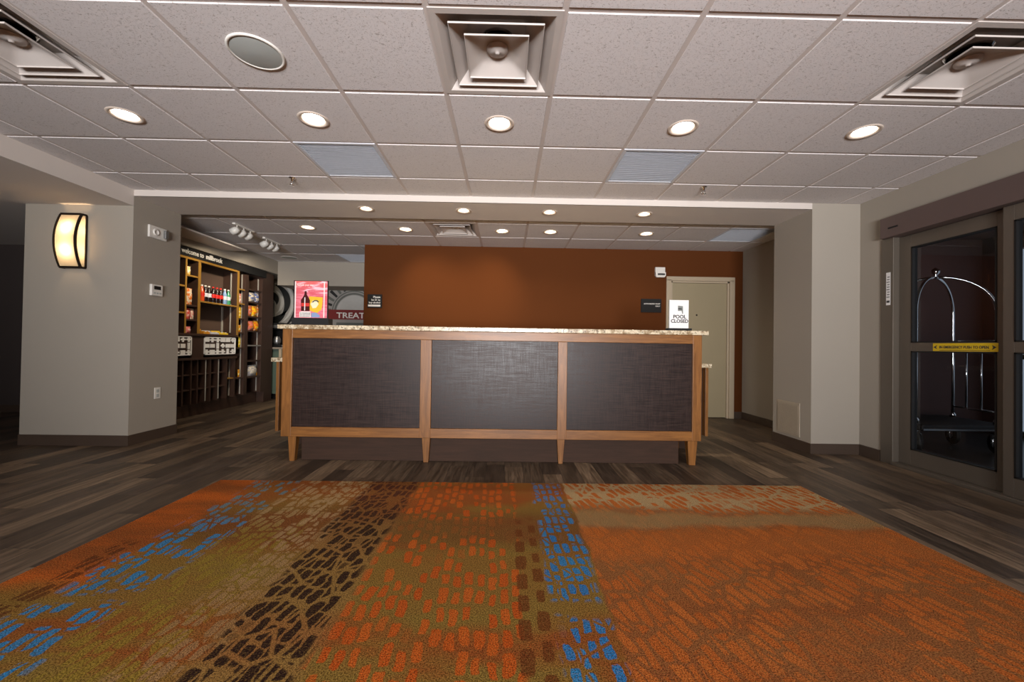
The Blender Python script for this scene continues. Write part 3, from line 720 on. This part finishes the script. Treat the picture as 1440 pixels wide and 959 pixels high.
# ------------------------------------------------------------------ signs
def wsign(name, x0, x1, z0, z1, label): 
    r = empty(name, ((x0+x1)/2, YB, (z0+z1)/2)); tag(r, label, 'sign'); w, h = (x1-x0)/2, (z1-z0)/2
    box(-w, w, -.014, -.0005, -h, h).build('plate', M['blackmat'], r, .002); return r, w, h
r, w, h = wsign('wall_sign', -2.035, -1.825, 1.548, 1.745, 'small black sign with four white lines at the left end of the brown wall')
for tx, sz, dz, al, xx in (('Please', .042, .045, 'RIGHT', w-.022), ('be 21 to', .038, .005, 'RIGHT', w-.022), ('buy alcohol', .036, -.034, 'RIGHT', w-.022)):
    text('lettering', tx, sz, M['lettering'], face_my(xx, -.0155, dz), r, align=al, bold=.0008)
box(-w+.012, w-.02, -.0165, -.0145, -h+.018, -h+.046).build('white_strip', M['lettering'], r)
r, w, h = wsign('wall_sign', 1.972, 2.272, 1.545, 1.745, 'wide black sign with two white lines left of the khaki door')
text('lettering', 'AUTHORIZED STAFF', .026, M['lettering'], face_my(w-.02, -.0155, .018), r, align='RIGHT', bold=.0004)
text('lettering', 'ONLY', .026, M['lettering'], face_my(w-.02, -.0155, -.016), r, align='RIGHT', bold=.0004)
# poster in holder on the counter
ps = empty('poster_stand', (-1.80, 3.74, 1.1805)); tag(ps, 'pink drink and snack poster in a black based holder on the counter', 'poster')
box(-.160, .175, -.025, .07, 0, .068).build('base', M['blackmat'], ps, .003)
box(-.158, .158, .0, .012, .0685, .415).build('frame', M['blackmat'], ps, .002)
pk = NT('pink poster print'); gz = pk.xyz()[2]
cl = pk.noise(pk.map(sc=(3, 1, 16)), 1.6, 4, .6, 1.)
cc = pk.mix(pk.ss(cl, .4, .62), lin(214,92,104), lin(228,130,148)); cc = pk.mix(pk.ss(gz, .30, .42, 0, .55), cc, lin(226,110,92))
cc = pk.mix(pk.mt('MULTIPLY', pk.ss(cl, .5, .6), pk.ss(gz, .27, .3)), cc, lin(250,196,206)); pk.set(color=cc, rough=.4)
box(-.147, .150, -.002, -.0002, .073, .410).build('poster_sheet', pk.m, ps)
for xa, xb in ((-.145, -.135), (.118, .127)): box(xa, xb, -.0034, -.0022, .075, .405).build('light_edge', M['lettering'], ps)
cola = plain('cola brown', lin(70,18,18), .3); yel = plain('snack bag yellow', lin(226,184,40), .4); blu = plain('print light blue', lin(130,150,190), .5)
def flat(poly, y, t=.001): return MB().prism(poly, t, Matrix.Translation((0, y, 0)))
flat([(-.085,.135),(-.088,.235),(-.070,.262),(-.058,.285),(-.056,.318),(-.038,.318),(-.036,.285),(-.022,.262),(-.006,.235),(-.008,.135)], -.0036).build('printed_bottle', cola, ps)
flat([(-.084,.178),(-.084,.208),(-.010,.208),(-.010,.178)], -.0042, .0005).build('bottle_label', plain('label red', lin(206,52,44), .4), ps)
box(-.056, -.048, -.0049, -.0044, .14, .26).build('highlight', M['lettering'], ps)
flat([(-.012,.15),(.005,.135),(.060,.118),(.10,.15),(.108,.20),(.11,.262),(.02,.268),(-.014,.27)], -.0030).build('printed_bag', yel, ps)
flat([(.0,.20),(.02,.232),(.05,.235),(.075,.20),(.05,.165),(.02,.16)], -.0042, .0005).build('bag_mark', plain('cream print', lin(240,226,190), .4), ps)
flat([(.012,.214),(.02,.226),(.036,.236),(.06,.236),(.078,.222),(.07,.216),(.055,.226),(.036,.226),(.024,.214)], -.0050, .0004).build('bag_mark', M['ink'], ps)
flat([(-.10,.078),(-.10,.125),(-.075,.132),(.0,.130),(.005,.078)], -.0040).build('printed_caption', M['lettering'], ps)
flat([(.008,.078),(.008,.118),(.05,.122),(.085,.098),(.085,.078)], -.0040).build('printed_caption', blu, ps)
b = MB()
for q in range(3):
    for s in range(7): b.box(-.094+s*.0135, -.086+s*.0135+random.random()*.003, -.0056, -.0052, .084+q*.014, .091+q*.014)
b.build('caption_lettering', M['ink'], ps)
text('lettering', 'Refresh your stay', .026, M['lettering'], face_my(-.125, -.0026, .366), ps, depth=.0004, sx=.8, bold=.0004)
# white notice
nt = empty('notice_stand', (1.60, 3.74, 1.1805)); tag(nt, 'white pool notice with grey drawing in a black base at the counter right end', 'notice')
box(-.110, .112, -.02, .05, 0, .030).build('base', M['blackmat'], nt, .003)
box(-.09, .088, .0, .004, .0305, .292).build('sheet', M['paper'], nt)
box(-.096, -.092, -.004, .01, .0305, .292).build('holder_edge', M['speaker'], nt)
text('lettering', 'POOL', .046, M['ink'], face_my(.004, -.0012, .122), nt, depth=.0008, align='CENTER', bold=.0014)
text('lettering', 'CLOSED', .044, M['ink'], face_my(.004, -.0012, .082), nt, depth=.0008, align='CENTER', bold=.0014)
gm = plain('grey icon print', lin(120,124,120), .5)
flat([(-.012,.190),(-.012,.240),(.034,.236),(.036,.165),(.028,.165),(.022,.192)], -.0010, .0006).build('icon', gm, nt)
flat([(-.012,.205),(-.012,.218),(.022,.216),(.026,.203)], -.0018, .0006).build('icon', M['ink'], nt)

# ------------------------------------------------------------------ mural on the rear left wall
mu = empty('wall_mural_panel', (-3.4, 7.9, 1.6)); tag(mu, 'grey wall mural with black swirls, a spoked wheel and red TREATS banner', 'mural')
YM = 7.898
def mp(n, mb, mat): return put(n, mb, mat, mu)
mp('backing', box(-4.60, -1.6, YM-.004, YM, .9, 2.04), plain('mural grey', lin(150,146,140), .6))
def arc(cx, cz, r0, r1, a0, a1, y, n=24, taper=False):
    vs = []
    for k in range(n+1):
        a = a0+(a1-a0)*k/n; w_ = math.sin(PI*k/n) if taper else 1
        ri = (r0+r1)/2-(r1-r0)/2*w_-.001; ro = (r0+r1)/2+(r1-r0)/2*w_+.001
        vs += [(cx+ri*math.cos(a), y, cz+ri*math.sin(a)), (cx+ro*math.cos(a), y, cz+ro*math.sin(a))]
    return MB().add(vs, [(2*k, 2*k+1, 2*k+3, 2*k+2) for k in range(n)])
mblack = plain('mural black', lin(20,20,20), .6); mgrey = plain('mural dark grey', lin(96,98,92), .6); mlight = plain('mural pale grey', lin(186,184,178), .6)
cx, _, cz = on_y(378, 425, YM)
for r0, r1, a0, a1 in ((.10,.22,-.3,2.0), (.30,.42,-.9,1.3), (.50,.60,-1.0,1.0), (.30,.44,-2.2,-.4)):
    mp('swirl', arc(cx, cz, r0, r1, a0, a1, YM-.006, taper=True), mblack)
for r0, r1 in ((.23,.29), (.43,.49)): mp('swirl', arc(cx, cz, r0, r1, -1.0, 1.1, YM-.005, taper=True), mlight)
cx, _, cz = on_y(498, 440, YM)
mp('wheel_rim', arc(cx, cz, .355, .385, 0, PI, YM-.006, 40), mgrey); mp('wheel_rim', arc(cx, cz, .41, .43, 0, PI, YM-.006, 40), mgrey)
mp('wheel_hub', arc(cx, cz, .0, .34, 0, PI, YM-.0055, 40), mlight)
for k in range(15):
    a = PI*(k+.5)/15
    mp('wheel_spoke', arc(cx, cz, .45, .62, a-.055, a+.04, YM-.006, 4), mblack if k % 2 else mgrey)
x0, _, z0 = on_y(466, 449, YM); x1, _, z1 = on_y(540, 436.5, YM)
mp('banner', box(x0-.1, -1.7, YM-.012, YM-.008, z0, z1), M['red'])
tx, _, tz = on_y(473.5, 447, YM)
put_text(mu, 'lettering', 'TREATS', .150, M['lettering'], face_my(tx, YM-.0135, tz), sx=1.22, bold=.003)
mp('lower_stripe', box(x0+.1, -1.7, YM-.010, YM-.006, z0-.14, z0-.06), mgrey)
# pantry counter in front of the mural
pc = empty('pantry_counter', (-3.9, 7.55, 0)); tag(pc, 'grey green pantry counter below the mural, behind the desk left end', 'counter')
put('countertop', box(-4.40, -2.6, 7.28, 7.88, .90, .935), plain('pantry counter stone', lin(140,130,118), .35), pc, .003)
put('cabinet', box(-4.36, -2.65, 7.34, 7.86, .10, .8995), M['green'], pc, .002)
put('plinth', box(-4.34, -2.65, 7.42, 7.84, .001, .0995), M['black'], pc)
put('lit_side_strip', box(-4.045, -4.0, 7.27, 7.335, .10, .8995), M['casing'], pc)  # pale strip: light on the cabinet side, put in as colour
cm = empty('coffee_machine', (-4.20, 7.55, .9355)); tag(cm, 'dark appliance on the pantry counter at the desk left end', 'appliance')
box(-.16, .16, -.18, .2, 0, .05).build('base', M['black'], cm, .01)
box(-.16, .16, .05, .2, .051, .32).build('body', M['black'], cm, .01)
box(-.16, .16, -.17, .2, .321, .44).build('head', M['rubber'], cm, .02)
box(-.10, .12, -.176, -.1705, .35, .40).build('control_panel', M['stainless'], cm, .004)
MB().lathe([(.05,.0),(.065,.03),(.062,.10),(.045,.13),(.048,.14)], 20, Matrix.Translation((0,-.07,.052)), cap=True).build('jug', M['stainless'], cm)

# ------------------------------------------------------------------ shop shelving on the left
SX = -4.16; SB = -4.38
sh = empty('display_shelf', (SX, 6.1, 0)); tag(sh, 'tall dark walnut shop shelving with ochre edges and welcome lettering', 'shelving')
Q = lambda n, mb, mat, bv=0.: put(n, mb, mat, sh, bv)
ys = lambda px: on_x(px, 480, SX)[1]
ZT = 2.235
Y0s, Y1s = 4.72, ys(372); YLg = ys(335)
Q('backboard', box(SB-.02, SB, Y0s, Y1s, .001, ZT-.001), M['shelfback'])
Q('header_board', box(SX-.03, SX+.01, Y0s, Y1s, 2.125, ZT), M['blackmat'])
Q('header_rail', box(SX-.045, SX, Y0s, YLg, 2.095, 2.1245), M['gold'])
text_y, text_z = on_x(248.5, 356.5, SX+.012)[1:]
put_text(sh, 'lettering', 'welcome to', .092, M['lettering'], face_px(SX+.0125, 5.20, 2.158), sx=.86, bold=.0006)
put_text(sh, 'lettering', 'millbrook', .092, M['lettering'], face_px(SX+.0125, 5.62, 2.158), sx=.88, bold=.0028)
def upright(px0, px1, mat, z0=.18, z1=2.0945):
    a, c = ys(px0), ys(px1); Q('upright', box(SB+.0005, SX-.0055, a, c, z0, z1), M['shelfwood'], .001); Q('edge_strip', box(SX-.005, SX, a, c, z0, z1), mat)
upright(258.8, 261, M['gold'], 1.10); upright(277, 280.6, M['gold'], 1.10); upright(332.3, 335, M['gold'], 1.10)
upright(343.5, 348, M['shelfwood']); upright(367.5, 372, M['shelfwood'])
Q('upright', box(SB, SX, Y0s, Y0s+.03, .18, 2.0945), M['shelfwood'])
Q('end_panel', box(SB, SX+.0, Y1s+.0005, ys(383), .001, 2.22), M['shelfwood'])
Q('plinth', box(SB, SX-.12, Y0s, Y1s, .001, .18), M['shelfwood'])
def shelf(px0, px1, py, mat=M['shelfwood'], pxr=None):
    a, c = ys(px0)+.001, ys(px1)-.001; z = on_x(pxr or px0, py, SX)[2]; Q('shelf', box(SB, SX-.012, a, c, z-.022, z), M['shelfwood'], .001); Q('shelf_edge', box(SX-.0115, SX-.006, a, c, z-.022, z), mat); return z
zbig = shelf(280.6, 332.3, 422.5, M['gold'], 282)
zA1 = shelf(247, 258.8, 398, M['gold']); zA2 = shelf(247, 258.8, 437, M['gold'])
zB1 = shelf(261, 277, 385, M['gold'], 262); zB2 = shelf(261, 277, 427.5, M['shelfwood'], 262); zB3 = shelf(261, 277, 448, M['shelfwood'], 262)
zD1 = shelf(335, 343.5, 405, M['gold']); zD2 = shelf(335, 343.5, 425.5, M['gold']); zD3 = shelf(335, 343.5, 447); zD4 = shelf(335, 343.5, 467); zD5 = shelf(335, 343.5, 488.5); zD6 = shelf(335, 343.5, 531)
zE0 = shelf(348, 367.5, 405); zE1 = shelf(348, 367.5, 423); zE2 = shelf(348, 367.5, 444); zE3 = shelf(348, 367.5, 464.5); zE4 = shelf(348, 367.5, 485, M['silver']); zE5 = shelf(348, 367.5, 507); zE6 = shelf(348, 367.5, 530)
# the deep ledge, its white fret panels and the slatted lower cabinets
YL = ys(332.3)
zled = 1.125
Q('ledge', box(SB, SX+.02, Y0s, YL, zled-.03, zled), M['shelfwood'], .002)
Q('lower_rail', box(SB, SX+.02, Y0s, YL, .77, .80), M['shelfwood'], .002)
Q('lower_front', box(SX-.02, SX, ys(270), ys(286.5), .80, 1.095), M['shelfwood'])
for a in (246, 258, 270, 279, 290, 297, 308, 320, 331): 
    yy = on_x(a, 480, SX)[1]; Q('divider', box(SB, SX, yy-.012, yy+.012, .18, .77), M['shelfwood'])
for z in (.58, .38): Q('shelf', box(SB, SX-.01, Y0s, ys(320), z-.015, z), M['shelfwood'])
Q('shelf', box(SB, SX-.01, ys(320), YL, .46, .475), M['gold'])
def fret(y0, y1, z0, z1):
    f = MB(); q = .014; x0, x1 = SX-.004, SX+.012
    f.box(x0, x1, y0, y1, z0, z0+q).box(x0, x1, y0, y1, z1-q, z1).box(x0, x1, y0, y0+q, z0, z1).box(x0, x1, y1-q, y1, z0, z1)
    rnd = random.Random(3); ny = max(3, int((y1-y0)/.105)); nz = 3
    for i in range(ny):
        for j in range(nz):
            cy = y0+(i+.5)*(y1-y0)/ny; cz_ = z0+(j+.5)*(z1-z0)/nz; hy = (y1-y0)/ny*.5; hz = (z1-z0)/nz*.5; t_ = rnd.random()
            if t_ < .35: f.box(x0, x1-.003, cy-hy*.85, cy+hy*.85, cz_-hz*.25, cz_+hz*.25); f.box(x0, x1-.0035, cy-hy*.3, cy+hy*.3, cz_-hz*.8, cz_+hz*.8)
            elif t_ < .65: f.box(x0, x1-.003, cy-hy*.8, cy+hy*.8, cz_-hz*.65, cz_+hz*.65)
            elif t_ < .85: f.box(x0, x1-.003, cy-hy*.35, cy+hy*.35, cz_-hz, cz_+hz)
            else: f.prism([(-hy*.8, 0), (0, hz*.8), (hy*.8, 0), (0, -hz*.8)], x1-.003-x0, Matrix.Translation((x1-.003, cy, cz_)) @ Matrix.Rotation(PI/2, 4, 'Z'))
    Q('fret_panel', f, M['paper'])
    Q('fret_backing', box(SX-.02, SX-.005, y0, y1, z0, z1), M['shelfwood'])
fret(ys(244), ys(268.8), .835, 1.085); fret(ys(286.5), ys(330.5), .835, 1.085)
for pa, pu, z0, z1 in ((326, 332.3, 1.16, 1.60), (326, 332.3, 1.68, 2.08), (363.5, 367.5, .2, 2.09), (341, 343.5, .2, 2.09), (326, 331, .2, .76)):
    yp = ys(pu)-(.0125 if pu == 331 else .0005); xx = -(711-pa)/FPX*yp; Q('standard', box(xx-.007, xx+.007, yp-.010, yp, z0, z1), M['standard'])
for pa in (290, 308): yy = on_x(pa, 480, SX)[1]; Q('standard', box(SX, SX+.004, yy-.007, yy+.007, .2, .765), M['standard'])
for pa, z0, z1 in ((311, 1.16, 1.60), (270.5, 1.16, 2.08), (252, 1.16, 2.08)):
    yy = on_x(pa, 480, SB)[1]; Q('standard', box(SB+.0005, SB+.014, yy-.013, yy+.013, z0, z1), M['standard'])

# goods on the shelves ------------------------------------------------
def make_bottle(bodymat, labelmat, capmat, label, group):
    r = empty('soda_bottle'); tag(r, label, 'bottle', group)
    MB().lathe([(.0005,0),(.030,0),(.032,.008),(.029,.03),(.032,.055),(.032,.125),(.028,.15),(.016,.185),(.0125,.20),(.0125,.215)], 20).build('body', bodymat, r)
    MB().lathe([(.0325,.07),(.0328,.072),(.0328,.122),(.0325,.124)], 20).build('wrap_label', labelmat, r)
    MB().lathe([(.0145,.212),(.0145,.232),(.0005,.234)], 16).build('cap', capmat, r)
    return r
dkb = plain('dark cola', lin(26,12,12), .15); rdl = plain('red label', lin(210,40,30), .35); whl = plain('white label', lin(220,220,226), .35)
clr = plain('pale blue drink', lin(120,150,190), .15); grn = plain('green drink', lin(60,140,100), .15); sil = plain('silver label', lin(200,206,214), .3)
ora = plain('orange drink', lin(216,80,30), .2)
G = 'soda bottles on the wide shelf'
specs = [(283.6, ora, rdl, M['white'], 'orange red soda bottle at the left end of the bottle row'),
         (288.6, dkb, whl, M['white'], 'dark soda bottle with white label, nearest the orange red one'),
         (293.6, dkb, whl, M['white'], 'dark soda bottle with white label, next to the red labelled ones'),
         (299.6, dkb, rdl, rdl, 'dark soda bottle with red label, leftmost of the red three'),
         (304.8, dkb, rdl, rdl, 'dark soda bottle with red label, middle of the red three'),
         (310.0, dkb, rdl, rdl, 'dark soda bottle with red label, rightmost of the red three'),
         (315.8, clr, sil, M['white'], 'pale blue drink bottle near the right of the bottle row'),
         (320.8, grn, sil, M['white'], 'green tinted drink bottle at the right end of the bottle row')]
for px, a, b_, c, lb_ in specs:
    o = make_bottle(a, b_, c, lb_, G); o.location = (SX-.08, on_x(px, 420, SX-.08)[1], zbig+.0005)
def bag(px0, px1, py0, zs, c1, c2, label, group, X=SX-.055, kind='snack_bag', cat='snack bag', top=None):
    """a pillow pouch with crimped ends, standing on shelf height zs, facing the aisle"""
    y0 = on_x(px0, 440, X)[1]; y1 = on_x(px1, 440, X)[1]; zt = on_x((px0+px1)/2, py0, X)[2]
    lo, hi = {GB: (ys(261)+.004, ys(277)-.004), GD: (ys(335)+.004, ys(343.5)-.016), GE: (ys(348)+.004, ys(367.5)-.016)}[group]
    y0, y1 = max(y0, lo), min(y1, hi)
    w = y1-y0; h = max(.05, zt-zs-.012); r = empty(kind, (X, (y0+y1)/2, zs+.0008)); tag(r, label, cat, group)
    t = min(.05, w*.28); mb = MB(); n = 8; m_ = 10; vs = []; fs = []
    for side in (1, -1):
        o_ = len(vs)
        for j in range(m_+1):
            for i in range(n+1):
                u = i/n*2-1; v = j/m_; b_ = (1-abs(u)**3)*math.sin(PI*min(1, max(0, (v-.04)/.92)))**.6 if 0 < v < 1 else 0
                wig = .004*math.sin(7*u+5*v*3)
                vs.append((side*(t*b_+.001)+wig*b_, u*w/2*(1-.05*math.sin(PI*v)), v*h))
        for j in range(m_):
            for i in range(n):
                a = o_+j*(n+1)+i; fs.append((a, a+1, a+n+2, a+n+1))
    mb.add(vs, fs, True)
    tt = NT('printed pouch'); z_ = tt.xyz()[2]; nn = tt.noise(scale=26, detail=2, rough=.6)
    cc = tt.mix(tt.ss(nn, .46, .54), c1, c2); cc = tt.mix(tt.ss(tt.vor(tt.obj(), scale=22).outputs['Distance'], .25, .35, .5, 0), cc, lin(240,236,220)); tt.set(color=cc, rough=.3)
    mb.build('pouch', tt.m, r)
    box(-.003, .003, -w/2*.97, w/2*.97, h-.002, h+.010).build('crimp', tt.m, r)
    return r
YE = lin(236,190,30); ORG = lin(226,120,30); PK = lin(224,128,120); WH = lin(226,214,190); RD = lin(200,50,36); BLU = lin(90,110,170); GRY = lin(170,170,180)
GB = 'packets in the narrow left bay'; GD = 'packets in the narrow right bay'; GE = 'packets on the end bay shelves'
bag(261.5, 266, 374, zB1, WH, YE, 'pale packet on the top shelf of the narrow left bay', GB)
bag(261.5, 269, 405, zB2, WH, ORG, 'cream and yellow packet below the top shelf, narrow left bay', GB)
bag(261.5, 266.5, 433, zB3, PK, RD, 'pink packet, left of the two side by side in the narrow left bay', GB)
bag(267.3, 272.5, 434, zB3, PK, WH, 'pink packet, right of the two side by side in the narrow left bay', GB)
bag(261, 268, 459, zled, PK, PK, 'pink packet standing on the ledge above the left fret panel', GB)
bag(335.5, 340.5, 413, zD2, WH, PK, 'pale pink packet high in the narrow right bay', GD)
bag(335.5, 342.5, 431, zD3, YE, YE, 'bright yellow packet second from the top in the narrow right bay', GD)
bag(335.5, 339.5, 457, zD4, YE, ORG, 'slim yellow packet in the middle of the narrow right bay', GD)
bag(336, 342.5, 473.5, zD5, YE, lin(200,190,60), 'yellow green packet low in the narrow right bay', GD)
bag(336, 340, 519, zD6, YE, ORG, 'small yellow packet on the bottom shelf of the narrow right bay', GD)
bag(349, 356.5, 411, zE1, BLU, WH, 'blue and white packet on the top of the end bay, left one', GE)
bag(357, 365, 411, zE1, WH, BLU, 'blue and white packet on the top of the end bay, right one', GE)
bag(348.5, 353, 429, zE2, PK, ORG, 'pinkish packet at the left of the orange packets, end bay', GE)
bag(353.3, 360.5, 430, zE2, ORG, YE, 'orange yellow packet in the middle of the second end bay shelf', GE)
bag(361, 366.5, 429, zE2, WH, ORG, 'pale orange packet at the right of the second end bay shelf', GE)
bag(348.5, 356, 451, zE3, ORG, PK, 'orange and pink packet on the third end bay shelf', GE)
bag(356.5, 366, 451, zE3, YE, ORG, 'round yellow packet on the third end bay shelf', GE)
bag(349.5, 361.5, 513, zE6, WH, GRY, 'silver white packet on the lowest shelf of the end bay', GE)
bag(362.2, 366.5, 523, zE6, YE, RD, 'small yellow packet beside the silver one, end bay', GE)
def tray(px0, px1, h, c, label, n):
    X = SX-.06; y0 = on_x(px0, 470, X)[1]; y1 = on_x(px1, 470, X)[1]
    r = empty('candy_tray', (X, (y0+y1)/2, zled+.0008)); tag(r, label, 'candy tray', 'candy trays on the ledge'); w = (y1-y0)/2; mt_ = plain('tray card', c, .5)
    box(-.08, .05, -w, w, 0, .006).build('tray', mt_, r)
    box(.046, .05, -w, w, .0062, h*.6).build('tray_front', mt_, r); box(-.08, -.076, -w, w, .0062, h*1.5).build('tray_back', mt_, r)
    for k in range(n):
        y = -w+.01+(2*w-.02)*(k+.5)/n; b = MB().box(-.06, .04, y-w/n*.75, y+w/n*.75, .007, h*.9); b.build('candy_bar', plain('wrapper', [YE, WH, GRY, ORG][(k+px0 % 3) % 4] if False else (WH if k % 2 else c), .3), r, .004)
    return r
tray(280.8, 290, .045, lin(206,140,40), 'orange candy tray at the left of the ledge', 3)
tray(291, 303, .035, lin(196,196,206), 'silver white candy tray in the middle of the ledge', 4)
tray(304, 316, .035, lin(226,190,50), 'yellow candy tray at the right of the ledge', 4)

# ------------------------------------------------------------------ luggage cart in the vestibule
lc = empty('luggage_cart', (4.62, 4.3, 0)); tag(lc, 'chrome birdcage luggage cart with black deck behind the glass door', 'luggage cart')
cs_ = [(4.22, 4.12), (4.98, 4.05), (5.03, 4.50), (4.27, 4.57)]
L = lambda n, mb, mat, bv=0.: put(n, mb, mat, lc, bv)
L('deck', MB().box(4.14, 5.10, 3.98, 4.64, .235, .30), M['rubber'], .02)
L('deck_rim', MB().box(4.15, 5.09, 3.974, 3.980, .245, .262).box(4.15, 5.09, 4.64, 4.646, .245, .262), M['chrome'])
for (x, y) in cs_:
    fw = Matrix.Translation((x, y, .1065)) @ Matrix.Rotation(R_(68), 4, 'Z') @ Matrix.Rotation(PI/2, 4, 'X')
    wl = L('wheel', MB().lathe([(.05,-.02),(.098,-.02),(.106,-.012),(.106,.012),(.098,.02),(.05,.02)], 28, fw), M['rubber'])
    hb_ = MB().lathe([(.0005,-.026),(.034,-.024),(.062,-.014),(.062,.014),(.034,.024),(.0005,.026)], 24, fw)
    put('hub_cap', hb_, M['chrome'], wl) if False else L('hub_cap', hb_, M['chrome'])
    L('caster_fork', MB().tube([(x, y, .236), (x, y, .19)], .018, 12).box(x-.03, x+.03, y-.032, y-.028, .07, .19).box(x-.03, x+.03, y+.028, y+.032, .07, .19).box(x-.03, x+.03, y-.032, y+.032, .186, .194), M['chrome'])
mid = (4.625, 4.31, 1.86)
for (x, y) in cs_:
    pts = [(x, y, .30), (x, y, .9), (x, y, 1.45)]
    for k in range(1, 11):
        a = PI/2*k/10; u = 1-math.cos(a); pts.append((x+(mid[0]-x)*u, y+(mid[1]-y)*u, 1.45+.38*math.sin(a)))
    L('post', MB().tube(pts, .014, 10), M['chrome'])
    L('post_collar', MB().lathe([(.015,0),(.026,.0),(.026,.03),(.015,.05)], 14, Matrix.Translation((x, y, .30))), M['chrome'])
L('finial', MB().lathe([(.0005,1.81),(.03,1.82),(.012,1.85),(.035,1.88),(.035,1.91),(.0005,1.94)], 18, Matrix.Translation((mid[0], mid[1], 0))), M['chrome'])
(cx0, cy0), (cx1, cy1) = cs_[1], cs_[2]
for f_ in (.33, .67): 
    x, y = cx0+(cx1-cx0)*f_, cy0+(cy1-cy0)*f_; L('side_bar', MB().tube([(x, y, .42), (x, y, 1.15)], .009, 8), M['chrome'])
for z in (.42, 1.15): L('side_rail', MB().tube([(cx0, cy0, z), (cx1, cy1, z)], .010, 8), M['chrome'])

# pieces that belong to one part of their thing hang under that part (all local frames coincide)
def nest(root_kinds, whole, piece):
    for r in [o for o in bpy.data.objects if o.parent is None and o.name.split('.')[0] == root_kinds]:
        ws = [c for c in r.children if c.name.split('.')[0] == whole]; ps_ = [c for c in r.children if c.name.split('.')[0] == piece]
        for p_ in ps_:
            if not ws: break
            cen = lambda o: sum((Vector(b_) for b_ in o.bound_box), Vector())/8
            best = min(ws, key=lambda w_: (cen(w_)-cen(p_)).length); p_.parent = best
for a in (('luggage_cart','wheel','hub_cap'), ('luggage_cart','post','post_collar'), ('door_1','door_panel','glass'), ('door_1','door_panel','gasket'), ('door_1','header','header_logo'),
          ('door_2','slab','peephole'), ('door_2','slab','handle'), ('poster_stand','poster_sheet','printed_bottle'), ('poster_stand','poster_sheet','bottle_label'), ('poster_stand','poster_sheet','highlight'),
          ('poster_stand','poster_sheet','printed_bag'), ('poster_stand','poster_sheet','bag_mark'), ('poster_stand','poster_sheet','printed_caption'), ('poster_stand','poster_sheet','caption_lettering'),
          ('poster_stand','poster_sheet','lettering'), ('poster_stand','poster_sheet','light_edge'), ('notice_stand','sheet','lettering'), ('notice_stand','sheet','icon'), ('wall_sign','plate','lettering'), ('wall_sign','plate','white_strip'),
          ('soda_bottle','body','wrap_label'), ('soda_bottle','body','cap'), ('snack_bag','pouch','crimp'), ('display_shelf','upright','edge_strip'), ('display_shelf','shelf','shelf_edge'), ('display_shelf','header_board','lettering'),
          ('wall_mural_panel','banner','lettering'), ('coffee_machine','head','control_panel'), ('emergency_sticker','backing','lettering'), ('emergency_sticker','backing','arrow'), ('jamb_label','backing','printed_lines'), ('jamb_label','backing','printed_block'),
          ('thermostat','body','screen'), ('thermostat','body','button'), ('wall_outlet','plate','socket'), ('sprinkler','yoke','deflector'), ('track_light','stem','lamp_head')): nest(*a)

# ------------------------------------------------------------------ light
wd = bpy.data.worlds.new('world'); scn.world = wd; wd.use_nodes = True
bg = wd.node_tree.nodes['Background']; bg.inputs[0].default_value = (.55,.66,.80,1); bg.inputs[1].default_value = .5
def area(name, loc, rot, sx, sy, e, c, spread=PI):
    l = bpy.data.lights.new(name, 'AREA'); l.shape = 'RECTANGLE'; l.size = sx; l.size_y = sy; l.energy = e; l.color = c; l.spread = spread
    o = bpy.data.objects.new(name, l); o.location = loc; o.rotation_euler = rot; col.objects.link(o); return o
area('added_ceiling_fill', (.0, YF-.6, .95), (R_(114), 0, 0), 2.8, 1.1, 410, (1, .98, .99), R_(92))  # unseen fill light added behind the camera, tilted up to brighten the ceiling
# spot beams of the downlights (same positions as their glowing lenses)
def spot(name, loc, e, ang, c=(1,.84,.62), blend=.9, rot=(0,0,0)):
    l = bpy.data.lights.new(name, 'SPOT'); l.energy = e; l.spot_size = R_(ang); l.spot_blend = blend; l.color = c; l.shadow_soft_size = .05
    o = bpy.data.objects.new(name, l); o.location = loc; o.rotation_euler = rot; col.objects.link(o); return o
for a, c in ((5.1, 5.6), (5.2, 6.1), (5.8, 6.6), (5.9, 7.0)): aim('track_beam', (-3.42, a, 2.36), (-4.25, c, 1.3), 34, 90)
for p, tx in ((tr(-3,0), -1.05), (tr(-1,0), -.35)):
    d = Vector((tx, YB, 1.75))-Vector((*p, ZR+.0)); o = spot('wall_wash_beam', (*p, ZR-.0), 48, 80, (1,.76,.42), 1.); o.rotation_euler = d.to_track_quat('-Z', 'Y').to_euler()
for k in rear_lights: spot('downlight_beam', (*tr(*k), ZR+.02), 40, 140)
for p in sl: spot('downlight_beam', (*p, ZS+.02), 62, 96)
for k in front_lights: spot('downlight_beam', (*tc(*k), ZC+.02), 12, 130, (1,.88,.7))
scn.view_settings.view_transform = 'Standard'; scn.view_settings.look = 'None'; scn.view_settings.gamma = 1; scn.view_settings.use_curve_mapping = False
scn.view_settings.exposure = -.22
scn.cycles.max_bounces = 8
